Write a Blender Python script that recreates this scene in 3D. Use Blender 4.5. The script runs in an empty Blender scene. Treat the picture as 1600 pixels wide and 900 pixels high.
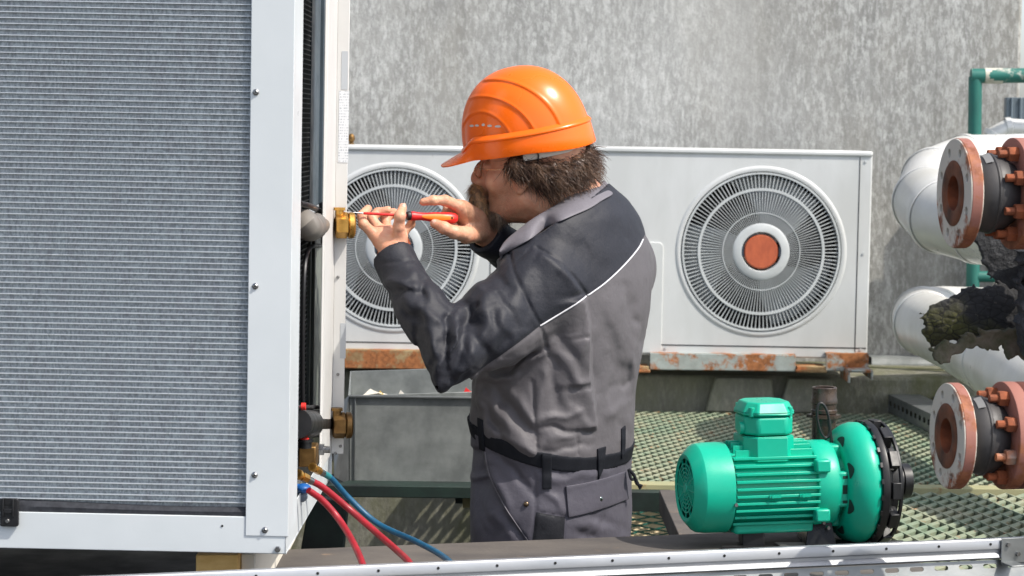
import bpy, bmesh, math, random
import numpy as np
from mathutils import Vector, Matrix, noise as mnoise
from mathutils.bvhtree import BVHTree
random.seed(7); np.random.seed(7)
sc = bpy.context.scene
COL = sc.collection
R = math.radians
# ------------------------------------------------------------------ camera
FPX = 3600.0; CH = 1.6; TILT = math.atan(250/3600.0); ROLL = 0.0125
Fv = Vector((0, math.cos(TILT), -math.sin(TILT)))
U0 = Vector((0, math.sin(TILT), math.cos(TILT))); R0 = Vector((1, 0, 0))
Rv = R0*math.cos(ROLL) + U0*math.sin(ROLL)
Uv = -R0*math.sin(ROLL) + U0*math.cos(ROLL)
cd = bpy.data.cameras.new('camera'); cam = bpy.data.objects.new('camera', cd); COL.objects.link(cam)
cam.matrix_world = Matrix(((Rv.x, Uv.x, -Fv.x, 0), (Rv.y, Uv.y, -Fv.y, 0), (Rv.z, Uv.z, -Fv.z, CH), (0, 0, 0, 1)))
cd.sensor_width = 36; cd.lens = 36*FPX/1600; cd.clip_start = 0.1; cd.clip_end = 500
cd.dof.use_dof = True; cd.dof.focus_distance = 4.65; cd.dof.aperture_fstop = 9
sc.camera = cam
# ------------------------------------------------------------------ light
SUN = Vector((0.55, -0.31, 0.78)).normalized()
w = bpy.data.worlds.new('World'); sc.world = w; w.use_nodes = True
nt = w.node_tree; bg = nt.nodes['Background']
sky = nt.nodes.new('ShaderNodeTexSky'); sky.sky_type = 'NISHITA'; sky.sun_disc = False
sky.sun_elevation = math.asin(SUN.z); sky.sun_rotation = math.atan2(SUN.x, SUN.y); sky.dust_density = 2.0; sky.air_density = 0.8
hs = nt.nodes.new('ShaderNodeHueSaturation'); hs.inputs['Saturation'].default_value = .62
nt.links.new(sky.outputs[0], hs.inputs['Color']); nt.links.new(hs.outputs[0], bg.inputs[0]); bg.inputs[1].default_value = 0.15
sl = bpy.data.lights.new('sun', 'SUN'); sl.energy = 2.8; sl.angle = R(0.6); sl.color = (1, 0.94, 0.85)
so = bpy.data.objects.new('sun', sl); COL.objects.link(so); so.rotation_euler = (-SUN).to_track_quat('-Z', 'Y').to_euler()
so.location = (3, 0, 6)
sc.view_settings.view_transform = 'Standard'; sc.view_settings.look = 'None'
sc.view_settings.exposure = 0.84; sc.view_settings.gamma = 1; sc.view_settings.use_curve_mapping = False

def P3(x, y, D):
    "world point on the plane Y=D seen at photo pixel x,y (used to measure the place)"
    v = Rv*((x-800)/FPX) + Uv*((450-y)/FPX) + Fv
    t = D/v.y
    return Vector((v.x*t, D, CH+v.z*t))
def RZ(x, y, z):
    v = Rv*((x-800)/FPX) + Uv*((450-y)/FPX) + Fv
    t = (z-CH)/v.z
    return Vector((v.x*t, v.y*t, z))
def ray(x, y):
    return (Rv*((x-800)/FPX) + Uv*((450-y)/FPX) + Fv).normalized()

# ------------------------------------------------------------------ materials
def s2l(c):
    return tuple(((v/255)/12.92 if v/255 <= .04045 else ((v/255+.055)/1.055)**2.4) for v in c)
MATS = {}
class G:
    "small node-graph helper"
    def __init__(s, name):
        s.m = bpy.data.materials.new(name); s.m.use_nodes = True; s.t = s.m.node_tree; s.b = s.t.nodes['Principled BSDF']
        s.tc = s.t.nodes.new('ShaderNodeTexCoord')
    def n(s, typ, **k):
        nd = s.t.nodes.new(typ)
        for a, v in k.items(): setattr(nd, a, v)
        return nd
    def l(s, a, b): s.t.links.new(a, b)
    def coord(s, stretch=(1, 1, 1), off=(0, 0, 0)):
        mp = s.n('ShaderNodeMapping'); mp.inputs['Scale'].default_value = stretch; mp.inputs['Location'].default_value = off
        s.l(s.tc.outputs['Object'], mp.inputs['Vector']); return mp.outputs[0]
    def noise(s, scale, detail=5, rough=.6, stretch=(1, 1, 1), off=(0, 0, 0), dist=0):
        nd = s.n('ShaderNodeTexNoise'); nd.inputs['Scale'].default_value = scale; nd.inputs['Detail'].default_value = detail
        nd.inputs['Roughness'].default_value = rough; nd.inputs['Distortion'].default_value = dist
        s.l(s.coord(stretch, off), nd.inputs['Vector']); return nd.outputs['Fac']
    def ramp(s, fac, lo, hi, a=0., b=1.):
        nd = s.n('ShaderNodeMapRange'); nd.inputs[1].default_value = lo; nd.inputs[2].default_value = hi
        nd.inputs[3].default_value = a; nd.inputs[4].default_value = b
        s.l(fac, nd.inputs[0]); return nd.outputs[0]
    def mix(s, fac, a, b):
        nd = s.n('ShaderNodeMix', data_type='RGBA')
        if isinstance(fac, float): nd.inputs[0].default_value = fac
        else: s.l(fac, nd.inputs[0])
        for v, i in ((a, 6), (b, 7)):
            if isinstance(v, tuple): nd.inputs[i].default_value = v[:3]+(1,)
            else: s.l(v, nd.inputs[i])
        return nd.outputs[2]
    def math(s, op, a, b=0.):
        nd = s.n('ShaderNodeMath', operation=op)
        for v, i in ((a, 0), (b, 1)):
            if isinstance(v, (int, float)): nd.inputs[i].default_value = v
            else: s.l(v, nd.inputs[i])
        return nd.outputs[0]
    def bump(s, h, strength, dist=.002):
        nd = s.n('ShaderNodeBump'); nd.inputs['Strength'].default_value = strength; nd.inputs['Distance'].default_value = dist
        s.l(h, nd.inputs['Height'])
        if s.b.inputs['Normal'].links: s.l(s.b.inputs['Normal'].links[0].from_socket, nd.inputs['Normal'])
        s.l(nd.outputs[0], s.b.inputs['Normal'])
    def col(s, c):
        if isinstance(c, tuple): s.b.inputs['Base Color'].default_value = c[:3]+(1,)
        else: s.l(c, s.b.inputs['Base Color'])
    def rough(s, r, metal=0., spec=None):
        if isinstance(r, float): s.b.inputs['Roughness'].default_value = r
        else: s.l(r, s.b.inputs['Roughness'])
        if isinstance(metal, float): s.b.inputs['Metallic'].default_value = metal
        else: s.l(metal, s.b.inputs['Metallic'])
        if spec is not None: s.b.inputs['Specular IOR Level'].default_value = spec
def pm(name, c1, c2=None, scale=8, stretch=(1, 1, 1), lo=.35, hi=.65, rough=.5, metal=0., bump=0., bscale=60, rust=None, rs=12, ra=.6, rc=(.22, .07, .02), rvar=.12, spec=None, bd=.002, seed=0):
    g = G(name); off = (seed*3.1, seed*1.7, seed)
    c = c1
    f = g.noise(scale, stretch=stretch, off=off)
    if c2 is not None: c = g.mix(g.ramp(f, lo, hi), c1, c2)
    r = g.ramp(g.noise(scale*2.3, stretch=stretch, off=off), .3, .7, max(0, rough-rvar), min(1, rough+rvar))
    mt = metal
    if rust:
        k = g.ramp(g.noise(rs, 8, .7, off=(5+seed, 2, 1)), ra-.04, ra+.04)
        rcn = g.mix(g.ramp(g.noise(rs*5, 4), .35, .65), rc, tuple(v*2.1 for v in rc))
        c = g.mix(k, c, rcn)
        r = g.math('MAXIMUM', r, g.math('MULTIPLY', k, .85))
        if metal > 0: mt = g.math('MULTIPLY', g.math('SUBTRACT', 1., k), metal)
    g.col(c); g.rough(r, mt, spec)
    if bump: g.bump(g.noise(bscale, 6, .65, off=off), bump, bd)
    MATS[name] = g.m; return g.m

# ------------------------------------------------------------------ objects
WM = {}
def wm(o): return WM.get(o.name, Matrix.Identity(4)) if o else Matrix.Identity(4)
def meta(o, label=None, cat=None, group=None, kind=None):
    if label: o['label'] = label
    if cat: o['category'] = cat
    if group: o['group'] = group
    if kind: o['kind'] = kind
    return o
def thing(name, label, cat, loc, group=None):
    o = bpy.data.objects.new(name, None); COL.objects.link(o); o.empty_display_size = .1
    o.location = loc; WM[o.name] = Matrix.Translation(Vector(loc)); return meta(o, label, cat, group)
def frame(o, ax, ay, az):
    "matrix from origin and three axes"
    return Matrix(((ax[0], ay[0], az[0], o[0]), (ax[1], ay[1], az[1], o[1]), (ax[2], ay[2], az[2], o[2]), (0, 0, 0, 1)))
def axframe(o, d, up=(0, 0, 1)):
    "frame whose local Z runs along d"
    z = Vector(d).normalized(); u = Vector(up)
    if abs(z.dot(u)) > .98: u = Vector((1, 0, 0))
    x = u.cross(z).normalized(); y = z.cross(x)
    return frame(o, x, y, z)
class MB:
    def __init__(s, M=None): s.v = []; s.f = []; s.M = M or Matrix.Identity(4)
    def add(s, vs, fs, M=None):
        b = len(s.v); T = s.M @ M if M is not None else s.M
        s.v += [T @ Vector(p) for p in vs]; s.f += [tuple(b+i for i in f) for f in fs]; return s
    def box(s, x0, x1, y0, y1, z0, z1, M=None):
        vs = [(x, y, z) for x in (x0, x1) for y in (y0, y1) for z in (z0, z1)]
        return s.add(vs, [(0, 1, 3, 2), (4, 6, 7, 5), (0, 4, 5, 1), (2, 3, 7, 6), (0, 2, 6, 4), (1, 5, 7, 3)], M)
    def lathe(s, prof, n=48, M=None, a0=0, a1=2*math.pi, close=False):
        "prof = (r,z) list turned about local Z"
        full = abs(a1-a0-2*math.pi) < 1e-6; m = n if full else n+1; vs = []; fs = []
        for i in range(m):
            a = a0+(a1-a0)*i/n
            for r, z in prof: vs.append((max(r, 1e-5)*math.cos(a), max(r, 1e-5)*math.sin(a), z))
        k = len(prof)
        for i in range(n):
            j = (i+1) % m if full else i+1
            for q in range(k-1 if not close else k):
                q2 = (q+1) % k
                fs.append((i*k+q, j*k+q, j*k+q2, i*k+q2))
        return s.add(vs, fs, M)
    def cyl(s, p0, p1, r0, r1=None, n=20, cap=True):
        r1 = r0 if r1 is None else r1; p0 = Vector(p0); p1 = Vector(p1); L = (p1-p0).length
        pr = ([(0, 0)] if cap else [])+[(r0, 0), (r1, L)]+([(0, L)] if cap else [])
        return s.lathe(pr, n, axframe(p0, p1-p0))
    def tube(s, path, r, n=12, closed=False, cap=True):
        pts = [Vector(p) for p in path]; N = len(pts); vs = []; fs = []
        rr = r if isinstance(r, (list, tuple)) else [r]*N
        up = Vector((0.13, .2, 1)).normalized(); prev = None
        for i, p in enumerate(pts):
            if closed: t = (pts[(i+1) % N]-pts[i-1])
            else: t = pts[min(i+1, N-1)]-pts[max(i-1, 0)]
            t.normalize()
            x = (prev - t*prev.dot(t)) if prev else up.cross(t)
            if x.length < 1e-4: x = Vector((1, 0, 0)).cross(t)
            x.normalize(); prev = x; y = t.cross(x)
            for k in range(n):
                a = 2*math.pi*k/n; vs.append(p+(x*math.cos(a)+y*math.sin(a))*rr[i])
        for i in range(N if closed else N-1):
            j = (i+1) % N
            for k in range(n):
                k2 = (k+1) % n; fs.append((i*n+k, i*n+k2, j*n+k2, j*n+k))
        if cap and not closed: fs.append(tuple(range(n))[::-1]); fs.append(tuple((N-1)*n+k for k in range(n)))
        return s.add(vs, fs)
    def prism(s, poly, z0, z1, M=None):
        "poly in local XY, extruded along Z"
        n = len(poly); vs = [(p[0], p[1], z0) for p in poly]+[(p[0], p[1], z1) for p in poly]
        fs = [tuple(range(n))[::-1], tuple(range(n, 2*n))]+[(i, (i+1) % n, n+(i+1) % n, n+i) for i in range(n)]
        return s.add(vs, fs, M)
    def ball(s, c, r, n=16, sc_=(1, 1, 1)):
        k = n//2; pr = [(r*math.sin(math.pi*i/k), -r*math.cos(math.pi*i/k)) for i in range(k+1)]
        return s.lathe(pr, n, Matrix.Translation(Vector(c)) @ Matrix.Diagonal((*sc_, 1)))
    def build(s, name, mat, parent=None, smooth=40, bevel=0, seg=2, weld=True):
        me = bpy.data.meshes.new(name); inv = wm(parent).inverted()
        me.from_pydata([inv @ v for v in s.v], [], s.f)
        bm = bmesh.new(); bm.from_mesh(me)
        if weld: bmesh.ops.remove_doubles(bm, verts=bm.verts, dist=1e-5)
        bmesh.ops.recalc_face_normals(bm, faces=bm.faces)
        if smooth:
            for f in bm.faces: f.smooth = True
            for e in bm.edges:
                if len(e.link_faces) == 2 and e.calc_face_angle(0) > R(smooth): e.smooth = False
        bm.to_mesh(me); bm.free()
        return link(name, me, mat, parent, bevel, seg)
def link(name, me, mat, parent=None, bevel=0, seg=2):
    o = bpy.data.objects.new(name, me); COL.objects.link(o); me.materials.append(mat)
    if parent: o.parent = parent; WM[o.name] = wm(parent)
    if bevel:
        b = o.modifiers.new('bevel', 'BEVEL'); b.width = bevel; b.segments = seg; b.limit_method = 'ANGLE'; b.angle_limit = R(35); b.harden_normals = False
    return o
def flat(outline, holes, t, M, name, mat, parent=None, bevel=0):
    "plate of thickness t cut from an outline with holes (2-D lists), placed by M"
    cu = bpy.data.curves.new(name, 'CURVE'); cu.dimensions = '2D'; cu.fill_mode = 'BOTH'; cu.extrude = t/2
    if bevel: cu.bevel_depth = bevel; cu.bevel_resolution = 2
    for pl in [outline]+holes:
        sp = cu.splines.new('POLY'); sp.points.add(len(pl)-1); sp.use_cyclic_u = True
        for q, p in zip(sp.points, pl): q.co = (p[0], p[1], 0, 1)
    tmp = bpy.data.objects.new('tmp', cu); COL.objects.link(tmp)
    me = bpy.data.meshes.new_from_object(tmp.evaluated_get(bpy.context.evaluated_depsgraph_get()))
    bpy.data.objects.remove(tmp); bpy.data.curves.remove(cu)
    me.name = name; me.transform(wm(parent).inverted() @ M); me.materials.clear()
    return link(name, me, mat, parent)
def circ(cx, cy, r, n=64, ph=0): return [(cx+r*math.cos(2*math.pi*i/n+ph), cy+r*math.sin(2*math.pi*i/n+ph)) for i in range(n)]
def rrect(x0, x1, y0, y1, r, n=5):
    o = []
    for cx, cy, a in ((x1-r, y0+r, -90), (x1-r, y1-r, 0), (x0+r, y1-r, 90), (x0+r, y0+r, 180)):
        for i in range(n+1): t = R(a+90*i/n); o.append((cx+r*math.cos(t), cy+r*math.sin(t)))
    return o
def smooth_path(pts, n=8):
    pts = [Vector(p) for p in pts]; P = [pts[0]*2-pts[1]]+pts+[pts[-1]*2-pts[-2]]; out = []
    for i in range(1, len(P)-2):
        for k in range(n):
            t = k/n; a, b, c, d = P[i-1], P[i], P[i+1], P[i+2]
            out.append(.5*((2*b)+(c-a)*t+(2*a-5*b+4*c-d)*t*t+(3*b-a-3*c+d)*t**3))
    out.append(pts[-1]); return out
def copy_tree(o, parent=None):
    c = o.copy(); COL.objects.link(c)
    if parent: c.parent = parent
    for ch in list(o.children): copy_tree(ch, c)
    return c
# ------------------------------------------------------------------ signed-distance modelling for cloth, skin and charred stuff
def _hash(i, j, k, s):
    h = (i*374761393+j*668265263+k*1274126177+s*974634777) & 0xffffffff
    h = ((h ^ (h >> 13))*1274126177) & 0xffffffff
    return ((h ^ (h >> 16)) & 0xffff)/65535.
def vnoise(Q, s=0):
    Q = np.asarray(Q, np.float64)+100.; I = np.floor(Q).astype(np.int64); f = Q-I; f = f*f*(3-2*f); r = 0
    for a in (0, 1):
        for b in (0, 1):
            for c in (0, 1):
                r = r+_hash(I[:, 0]+a, I[:, 1]+b, I[:, 2]+c, s)*(f[:, 0] if a else 1-f[:, 0])*(f[:, 1] if b else 1-f[:, 1])*(f[:, 2] if c else 1-f[:, 2])
    return r
def surface_nets(sdf, lo, hi, h, c=8, margin=1.25):
    lo = np.array(lo, float); nb = np.ceil((np.array(hi)-lo)/(h*c)).astype(int)
    bi = np.stack(np.meshgrid(*[np.arange(n) for n in nb], indexing='ij'), -1).reshape(-1, 3)
    d = sdf(lo+(bi+.5)*h*c); bi = bi[np.abs(d) < h*c*margin]
    g = np.arange(c+1); off = np.stack(np.meshgrid(g, g, g, indexing='ij'), -1)
    Vd = np.empty((len(bi), c+1, c+1, c+1), np.float32)
    for q in range(0, len(bi), 400):
        P = lo+(bi[q:q+400, None, None, None, :]*c+off)*h
        Vd[q:q+400] = sdf(P.reshape(-1, 3)).reshape(P.shape[:-1])
    S = Vd < 0; cs = [(i, j, k) for i in (0, 1) for j in (0, 1) for k in (0, 1)]
    cnt = sum(S[:, i:i+c, j:j+c, k:k+c].astype(np.int8) for i, j, k in cs)
    b_, x, y, z = np.nonzero((cnt > 0) & (cnt < 8))
    cv = np.stack([Vd[b_, x+i, y+j, z+k] for i, j, k in cs], 1); cp = np.array(cs, float)
    acc = np.zeros((len(b_), 3)); num = np.zeros(len(b_))
    for a in range(8):
        for e in range(a+1, 8):
            if abs(cp[a]-cp[e]).sum() == 1:
                va, ve = cv[:, a], cv[:, e]; m = (va < 0) != (ve < 0); t = va[m]/(va[m]-ve[m])
                acc[m] += cp[a]+(cp[e]-cp[a])*t[:, None]; num[m] += 1
    gi = bi[b_]*c+np.stack([x, y, z], 1); V = lo+(gi+acc/num[:, None])*h
    NN = (nb*c+2).astype(np.int64); key = (gi[:, 0]*NN[1]+gi[:, 1])*NN[2]+gi[:, 2]
    o = np.argsort(key); ks = key[o]; faces = []
    for ax in range(3):
        A = S[:, :c, :c, :c]; sl_ = [slice(0, c)]*3; sl_[ax] = slice(1, c+1); B = S[(slice(None),)+tuple(sl_)]
        b2, x, y, z = np.nonzero(A != B); e = bi[b2]*c+np.stack([x, y, z], 1); flip = A[b2, x, y, z]
        u, v = (ax+1) % 3, (ax+2) % 3; q = []
        for du, dv in ((0, 0), (1, 0), (1, 1), (0, 1)):
            t = e.copy(); t[:, u] -= du; t[:, v] -= dv; kk = (t[:, 0]*NN[1]+t[:, 1])*NN[2]+t[:, 2]
            ii = np.clip(np.searchsorted(ks, kk), 0, len(ks)-1); ok = ks[ii] == kk; q.append(np.where(ok, o[ii], -1))
        q = np.stack(q, 1); ok = (q >= 0).all(1); q = q[ok]; fl = flip[ok]; q[~fl] = q[~fl][:, ::-1]; faces.append(q)
    return V, np.concatenate(faces)
def mesh_np(name, V, F_, mat, parent=None, smooth=True, relax=0):
    for _ in range(relax):
        acc = np.zeros_like(V); n = np.zeros(len(V)); 
        for a in range(4):
            b = (a+1) % 4; np.add.at(acc, F_[:, a], V[F_[:, b]]); np.add.at(acc, F_[:, b], V[F_[:, a]]); np.add.at(n, F_[:, a], 1); np.add.at(n, F_[:, b], 1)
        V = V*.5+acc/np.maximum(n, 1)[:, None]*.5
    T = wm(parent).translation if parent else Vector((0, 0, 0))
    me = bpy.data.meshes.new(name); Vl = (V-np.array(T)).astype(np.float32)
    me.vertices.add(len(V)); me.vertices.foreach_set('co', Vl.ravel())
    me.loops.add(len(F_)*4); me.loops.foreach_set('vertex_index', F_.astype(np.int32).ravel())
    me.polygons.add(len(F_)); me.polygons.foreach_set('loop_start', np.arange(0, len(F_)*4, 4, dtype=np.int32)); me.polygons.foreach_set('loop_total', np.full(len(F_), 4, np.int32))
    me.update(calc_edges=True); me.validate()
    if smooth: me.polygons.foreach_set('use_smooth', np.ones(len(me.polygons), bool))
    return link(name, me, mat, parent)
def smin(a, b, k):
    if k <= 0: return np.minimum(a, b)
    h = np.maximum(k-np.abs(a-b), 0)/k; return np.minimum(a, b)-h*h*k*.25
class Field:
    def __init__(s): s.p = []
    def cap(s, a, b, ra, rb=None, k=.01, sub=False):
        a = np.array(a, float); b = np.array(b, float); rb = ra if rb is None else rb; ab = b-a; L = max(ab @ ab, 1e-12)
        def f(P):
            t = np.clip((P-a) @ ab/L, 0, 1); return np.linalg.norm(P-a-t[:, None]*ab, axis=1)-(ra+(rb-ra)*t)
        r = max(ra, rb); s.p.append((f, np.minimum(a, b)-r, np.maximum(a, b)+r, k, sub)); return s
    def chain(s, pts, rs, k=.01):
        for i in range(len(pts)-1): s.cap(pts[i], pts[i+1], rs[i], rs[i+1], k)
        return s
    def ell(s, c, r, M=None, k=.01, sub=False):
        c = np.array(c, float); r = np.array(r, float); Rm = np.array(M)[:3, :3] if M is not None else np.eye(3)
        def f(P):
            q = (P-c) @ Rm; k0 = np.linalg.norm(q/r, axis=1); k1 = np.linalg.norm(q/(r*r), axis=1)+1e-9; return k0*(k0-1)/k1
        s.p.append((f, c-r.max(), c+r.max(), k, sub)); return s
    def fn(s, f, lo, hi, k=.01, sub=False): s.p.append((f, np.array(lo, float), np.array(hi, float), k, sub)); return s
    def __call__(s, P, pad=.05):
        d = np.full(len(P), .5)
        for f, lo, hi, k, sub in s.p:
            m = ((P > lo-pad) & (P < hi+pad)).all(1)
            if m.any():
                v = f(P[m]); d[m] = -smin(-d[m], v, k) if sub else smin(d[m], v, k)
        return d
# ================================================================== materials of the place
def concrete(name, base, light, dark, moss=None, streak=1.0):
    g = G(name)
    big = g.noise(1.3, 4, .6)
    st = g.noise(16, 8, .75, stretch=(1, 1, .14))
    st2 = g.noise(66, 6, .75, stretch=(1, 1, .36), off=(4, 1, 2))
    fl = g.noise(75, 5, .7, stretch=(1, 1, .42), off=(1, 7, 2))
    c = g.mix(g.ramp(st, .34, .66), dark, base)
    c = g.mix(g.math('MULTIPLY', g.ramp(st2, .47, .6), g.ramp(big, .3, .6, .2, .7)), c, light)
    c = g.mix(g.math('MULTIPLY', g.ramp(fl, .5, .64), .4), c, tuple(v*1.25 for v in light))
    c = g.mix(g.math('MULTIPLY', g.ramp(g.noise(70, 5, .7, stretch=(1, 1, .3), off=(9, 9, 9)), .52, .68), .5), c, dark)
    c = g.mix(g.math('MULTIPLY', g.ramp(g.noise(2.2, 5, .6, stretch=(1, 1, .5), off=(3, 3, 0)), .5, .7), .3), c, s2l((134, 128, 114)))
    if moss: c = g.mix(g.ramp(g.noise(5, 6, .7, stretch=(1, 1, .5), off=(2, 2, 7)), .42, .62), c, moss)
    c = g.mix(g.math('MULTIPLY', g.ramp(g.noise(3.2, 5, .6, stretch=(1, 1, .05), off=(6, 3, 0)), .52, .66), .38), c, dark)
    c = g.mix(g.math('MULTIPLY', g.ramp(g.noise(1.1, 4, .55, stretch=(1, 1, .45), off=(8, 1, 4)), .45, .65), .4), c, light)
    g.col(c); g.rough(.9); g.bump(g.noise(90, 6, .7), .5, .004); g.bump(st2, .35, .004)
    MATS[name] = g.m; return g.m
concrete('wall_concrete', s2l((156, 156, 152)), s2l((198, 199, 196)), s2l((126, 126, 123)))
concrete('plinth_concrete', s2l((122, 121, 108)), s2l((150, 148, 134)), s2l((84, 83, 74)), moss=s2l((84, 86, 54)))
pm('ground_gravel', s2l((52, 50, 44)), s2l((74, 70, 62)), scale=9, rough=.95, bump=.6, bscale=80, bd=.01)
white = pm('white_paint', s2l((205, 210, 212)), s2l((196, 202, 204)), scale=3, rough=.38, bump=.06, bscale=300)
agedwhite = pm('aged_white', s2l((206, 208, 207)), s2l((194, 196, 194)), scale=6, stretch=(1, 1, .35), rough=.5, rust=True, rs=30, ra=.72, rc=(.3, .3, .29), bump=.1, bscale=200)
pm('grille_plastic', s2l((200, 204, 204)), s2l((180, 184, 184)), scale=10, rough=.5)
pm('grille_dark', s2l((22, 25, 27)), s2l((34, 37, 39)), scale=10, rough=.8)
pm('fan_plastic', s2l((196, 200, 202)), s2l((176, 180, 182)), scale=12, rough=.45)
pm('orange_cap', s2l((192, 98, 62)), s2l((172, 84, 54)), scale=60, stretch=(1, 1, .4), rough=.6)
pm('navy_plastic', s2l((40, 52, 66)), rough=.5)
pm('rusty_rail', s2l((168, 176, 172)), s2l((146, 152, 146)), scale=20, rough=.6, rust=True, rs=13, ra=.51, rc=(.22, .085, .03), bump=.4, bscale=120)
pm('very_rusty_rail', s2l((170, 150, 110)), s2l((120, 86, 50)), scale=20, rough=.7, rust=True, rs=16, ra=.50, rc=(.2, .075, .025), bump=.4, bscale=120)
pm('galvanised', s2l((142, 146, 144)), s2l((112, 116, 115)), scale=14, rough=.52, metal=.2, rust=True, rs=30, ra=.68, rc=(.1, .1, .095), bump=.12, bscale=150)
pm('galvanised_light', s2l((140, 143, 143)), s2l((116, 120, 120)), scale=9, stretch=(.4, 1, 1), rough=.42, metal=.7, rust=True, rs=7, ra=.70, rc=(.16, .11, .07), bump=.1, bscale=150)
pm('aluminium', s2l((176, 178, 181)), s2l((150, 153, 157)), scale=5, stretch=(.3, 1, 1), rough=.42, metal=.6, bump=.08, bscale=90)
pm('steel_hole', s2l((20, 20, 20)), rough=.9)
pm('plank_grey', s2l((98, 92, 86)), s2l((72, 68, 66)), scale=7, stretch=(.5, 1, 1), rough=.8, rust=True, rs=9, ra=.64, rc=(.12, .085, .06), bump=.4, bscale=80)
pm('green_beam', s2l((28, 48, 42)), s2l((20, 30, 28)), scale=9, rough=.65, bump=.2)
pm('grating', s2l((108, 128, 106)), s2l((148, 148, 124)), scale=5, rough=.65, rust=True, rs=22, ra=.62, rc=(.2, .09, .035), bump=.3, bscale=90)
pm('grating_yellow', s2l((150, 152, 116)), s2l((168, 160, 120)), scale=6, rough=.7, rust=True, rs=22, ra=.63, rc=(.16, .1, .04))
pm('rail_green', s2l((32, 108, 96)), s2l((24, 88, 80)), scale=6, rough=.5, rust=True, rs=6, ra=.60, rc=(.33, .31, .27), bump=.2)
pm('cladding', s2l((214, 214, 211)), s2l((198, 197, 190)), scale=5, rough=.36, metal=.2, bump=.08, bscale=40, rust=True, rs=9, ra=.72, rc=(.2, .17, .09))
pm('wood_end', s2l((224, 186, 118)), s2l((198, 154, 86)), scale=14, stretch=(1, 1, 3), rough=.8, bump=.3)
pm('leaf', (.05, .1, .02), (.09, .15, .03), scale=3, rough=.6)
pm('bark', (.1, .08, .06), rough=.9)
pm('black_plastic', s2l((20, 21, 23)), s2l((30, 30, 32)), scale=12, rough=.42, bump=.08)
pm('screw_steel', s2l((150, 150, 150)), rough=.3, metal=1.)
pm('brass', s2l((206, 160, 84)), s2l((168, 122, 56)), scale=40, rough=.34, metal=.85, bump=.1, bscale=150)
pm('brass_dark', s2l((140, 110, 66)), s2l((104, 78, 46)), scale=40, rough=.45, metal=.8)

# ================================================================== ground, wall, plinth
m = MB(); m.add([(-60, -4, 0), (60, -4, 0), (60, 90, 0), (-60, 90, 0)], [(0, 1, 2, 3)])
meta(m.build('ground', MATS['ground_gravel'], smooth=0), 'dark gritty ground below the raised deck', kind='structure')
WALLY = 7.7
xr = P3(1594, 150, WALLY).x
m = MB(); m.box(-6, xr, WALLY, WALLY+.35, 0, 3.4)
o = m.build('concrete_wall', MATS['wall_concrete'], bevel=.012); meta(o, 'tall grey streaked weathered concrete wall behind the outdoor units', 'wall')
PT = P3(1000, 583, 7.25).z
m = MB(); m.box(-5, 4.2, 7.21, WALLY-.005, 0, PT)
o = m.build('concrete_plinth', MATS['plinth_concrete'], bevel=.01); meta(o, 'low mossy concrete plinth at the foot of the wall', 'plinth')
for i, (x0, x1, lb) in enumerate(((1108, 1206, 'second mossy concrete foot below the right unit, left of the two'), (1222, 1300, 'grey concrete foot below the right unit, nearer the pipes'), (560, 700, 'concrete foot below the left unit behind the metal trough'))):
    a = P3(x0, 590, 7.17).x; b = P3(x1, 590, 7.17).x; zb = .722
    m = MB(); m.add([(a-.01, 7.16, zb), (b+.01, 7.16, zb), (b, 7.16, PT-.002), (a+.02, 7.16, PT-.002), (a-.01, 7.205, zb), (b+.01, 7.205, zb), (b, 7.205, PT-.002), (a+.02, 7.205, PT-.002)],
          [(0, 1, 2, 3), (5, 4, 7, 6), (0, 4, 5, 1), (3, 2, 6, 7), (0, 3, 7, 4), (1, 5, 6, 2)])
    o = m.build('concrete_pier', MATS['plinth_concrete'], bevel=.006); meta(o, lb, 'concrete pier', 'concrete feet under the wall units')

# tree beyond the end of the wall
tr = thing('tree', 'green leafy tree peeking out beyond the right end of the wall', 'tree', (4.6, 16, 0))
m = MB(); m.tube([(4.6, 16, 0), (4.65, 16, .9), (4.55, 16.05, 1.5)], [.09, .07, .04]); m.tube([(4.6, 16, .9), (4.2, 15.9, 1.5)], [.05, .02]); m.tube([(4.63, 16, 1.0), (5.0, 16.1, 1.6)], [.05, .02])
m.build('trunk', MATS['bark'], tr)
m = MB(); rr = random.Random(3)
for i in range(4200):
    c = Vector((rr.gauss(4.6, .5), rr.gauss(16, .35), rr.gauss(1.35, .3)))
    if c.z > 1.98-abs(c.x-4.6)*.25 or c.z < .7: continue
    s_ = rr.uniform(.02, .045); M = Matrix.Translation(c) @ Matrix.Rotation(rr.uniform(0, 6.3), 4, 'Z') @ Matrix.Rotation(rr.uniform(-1.2, 1.2), 4, 'X')
    m.add([(-s_*.5, 0, 0), (0, -s_, 0), (s_*.5, 0, 0), (0, s_, 0)], [(0, 1, 2, 3)], M)
m.build('crown', MATS['leaf'], tr, smooth=0, weld=False)

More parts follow.
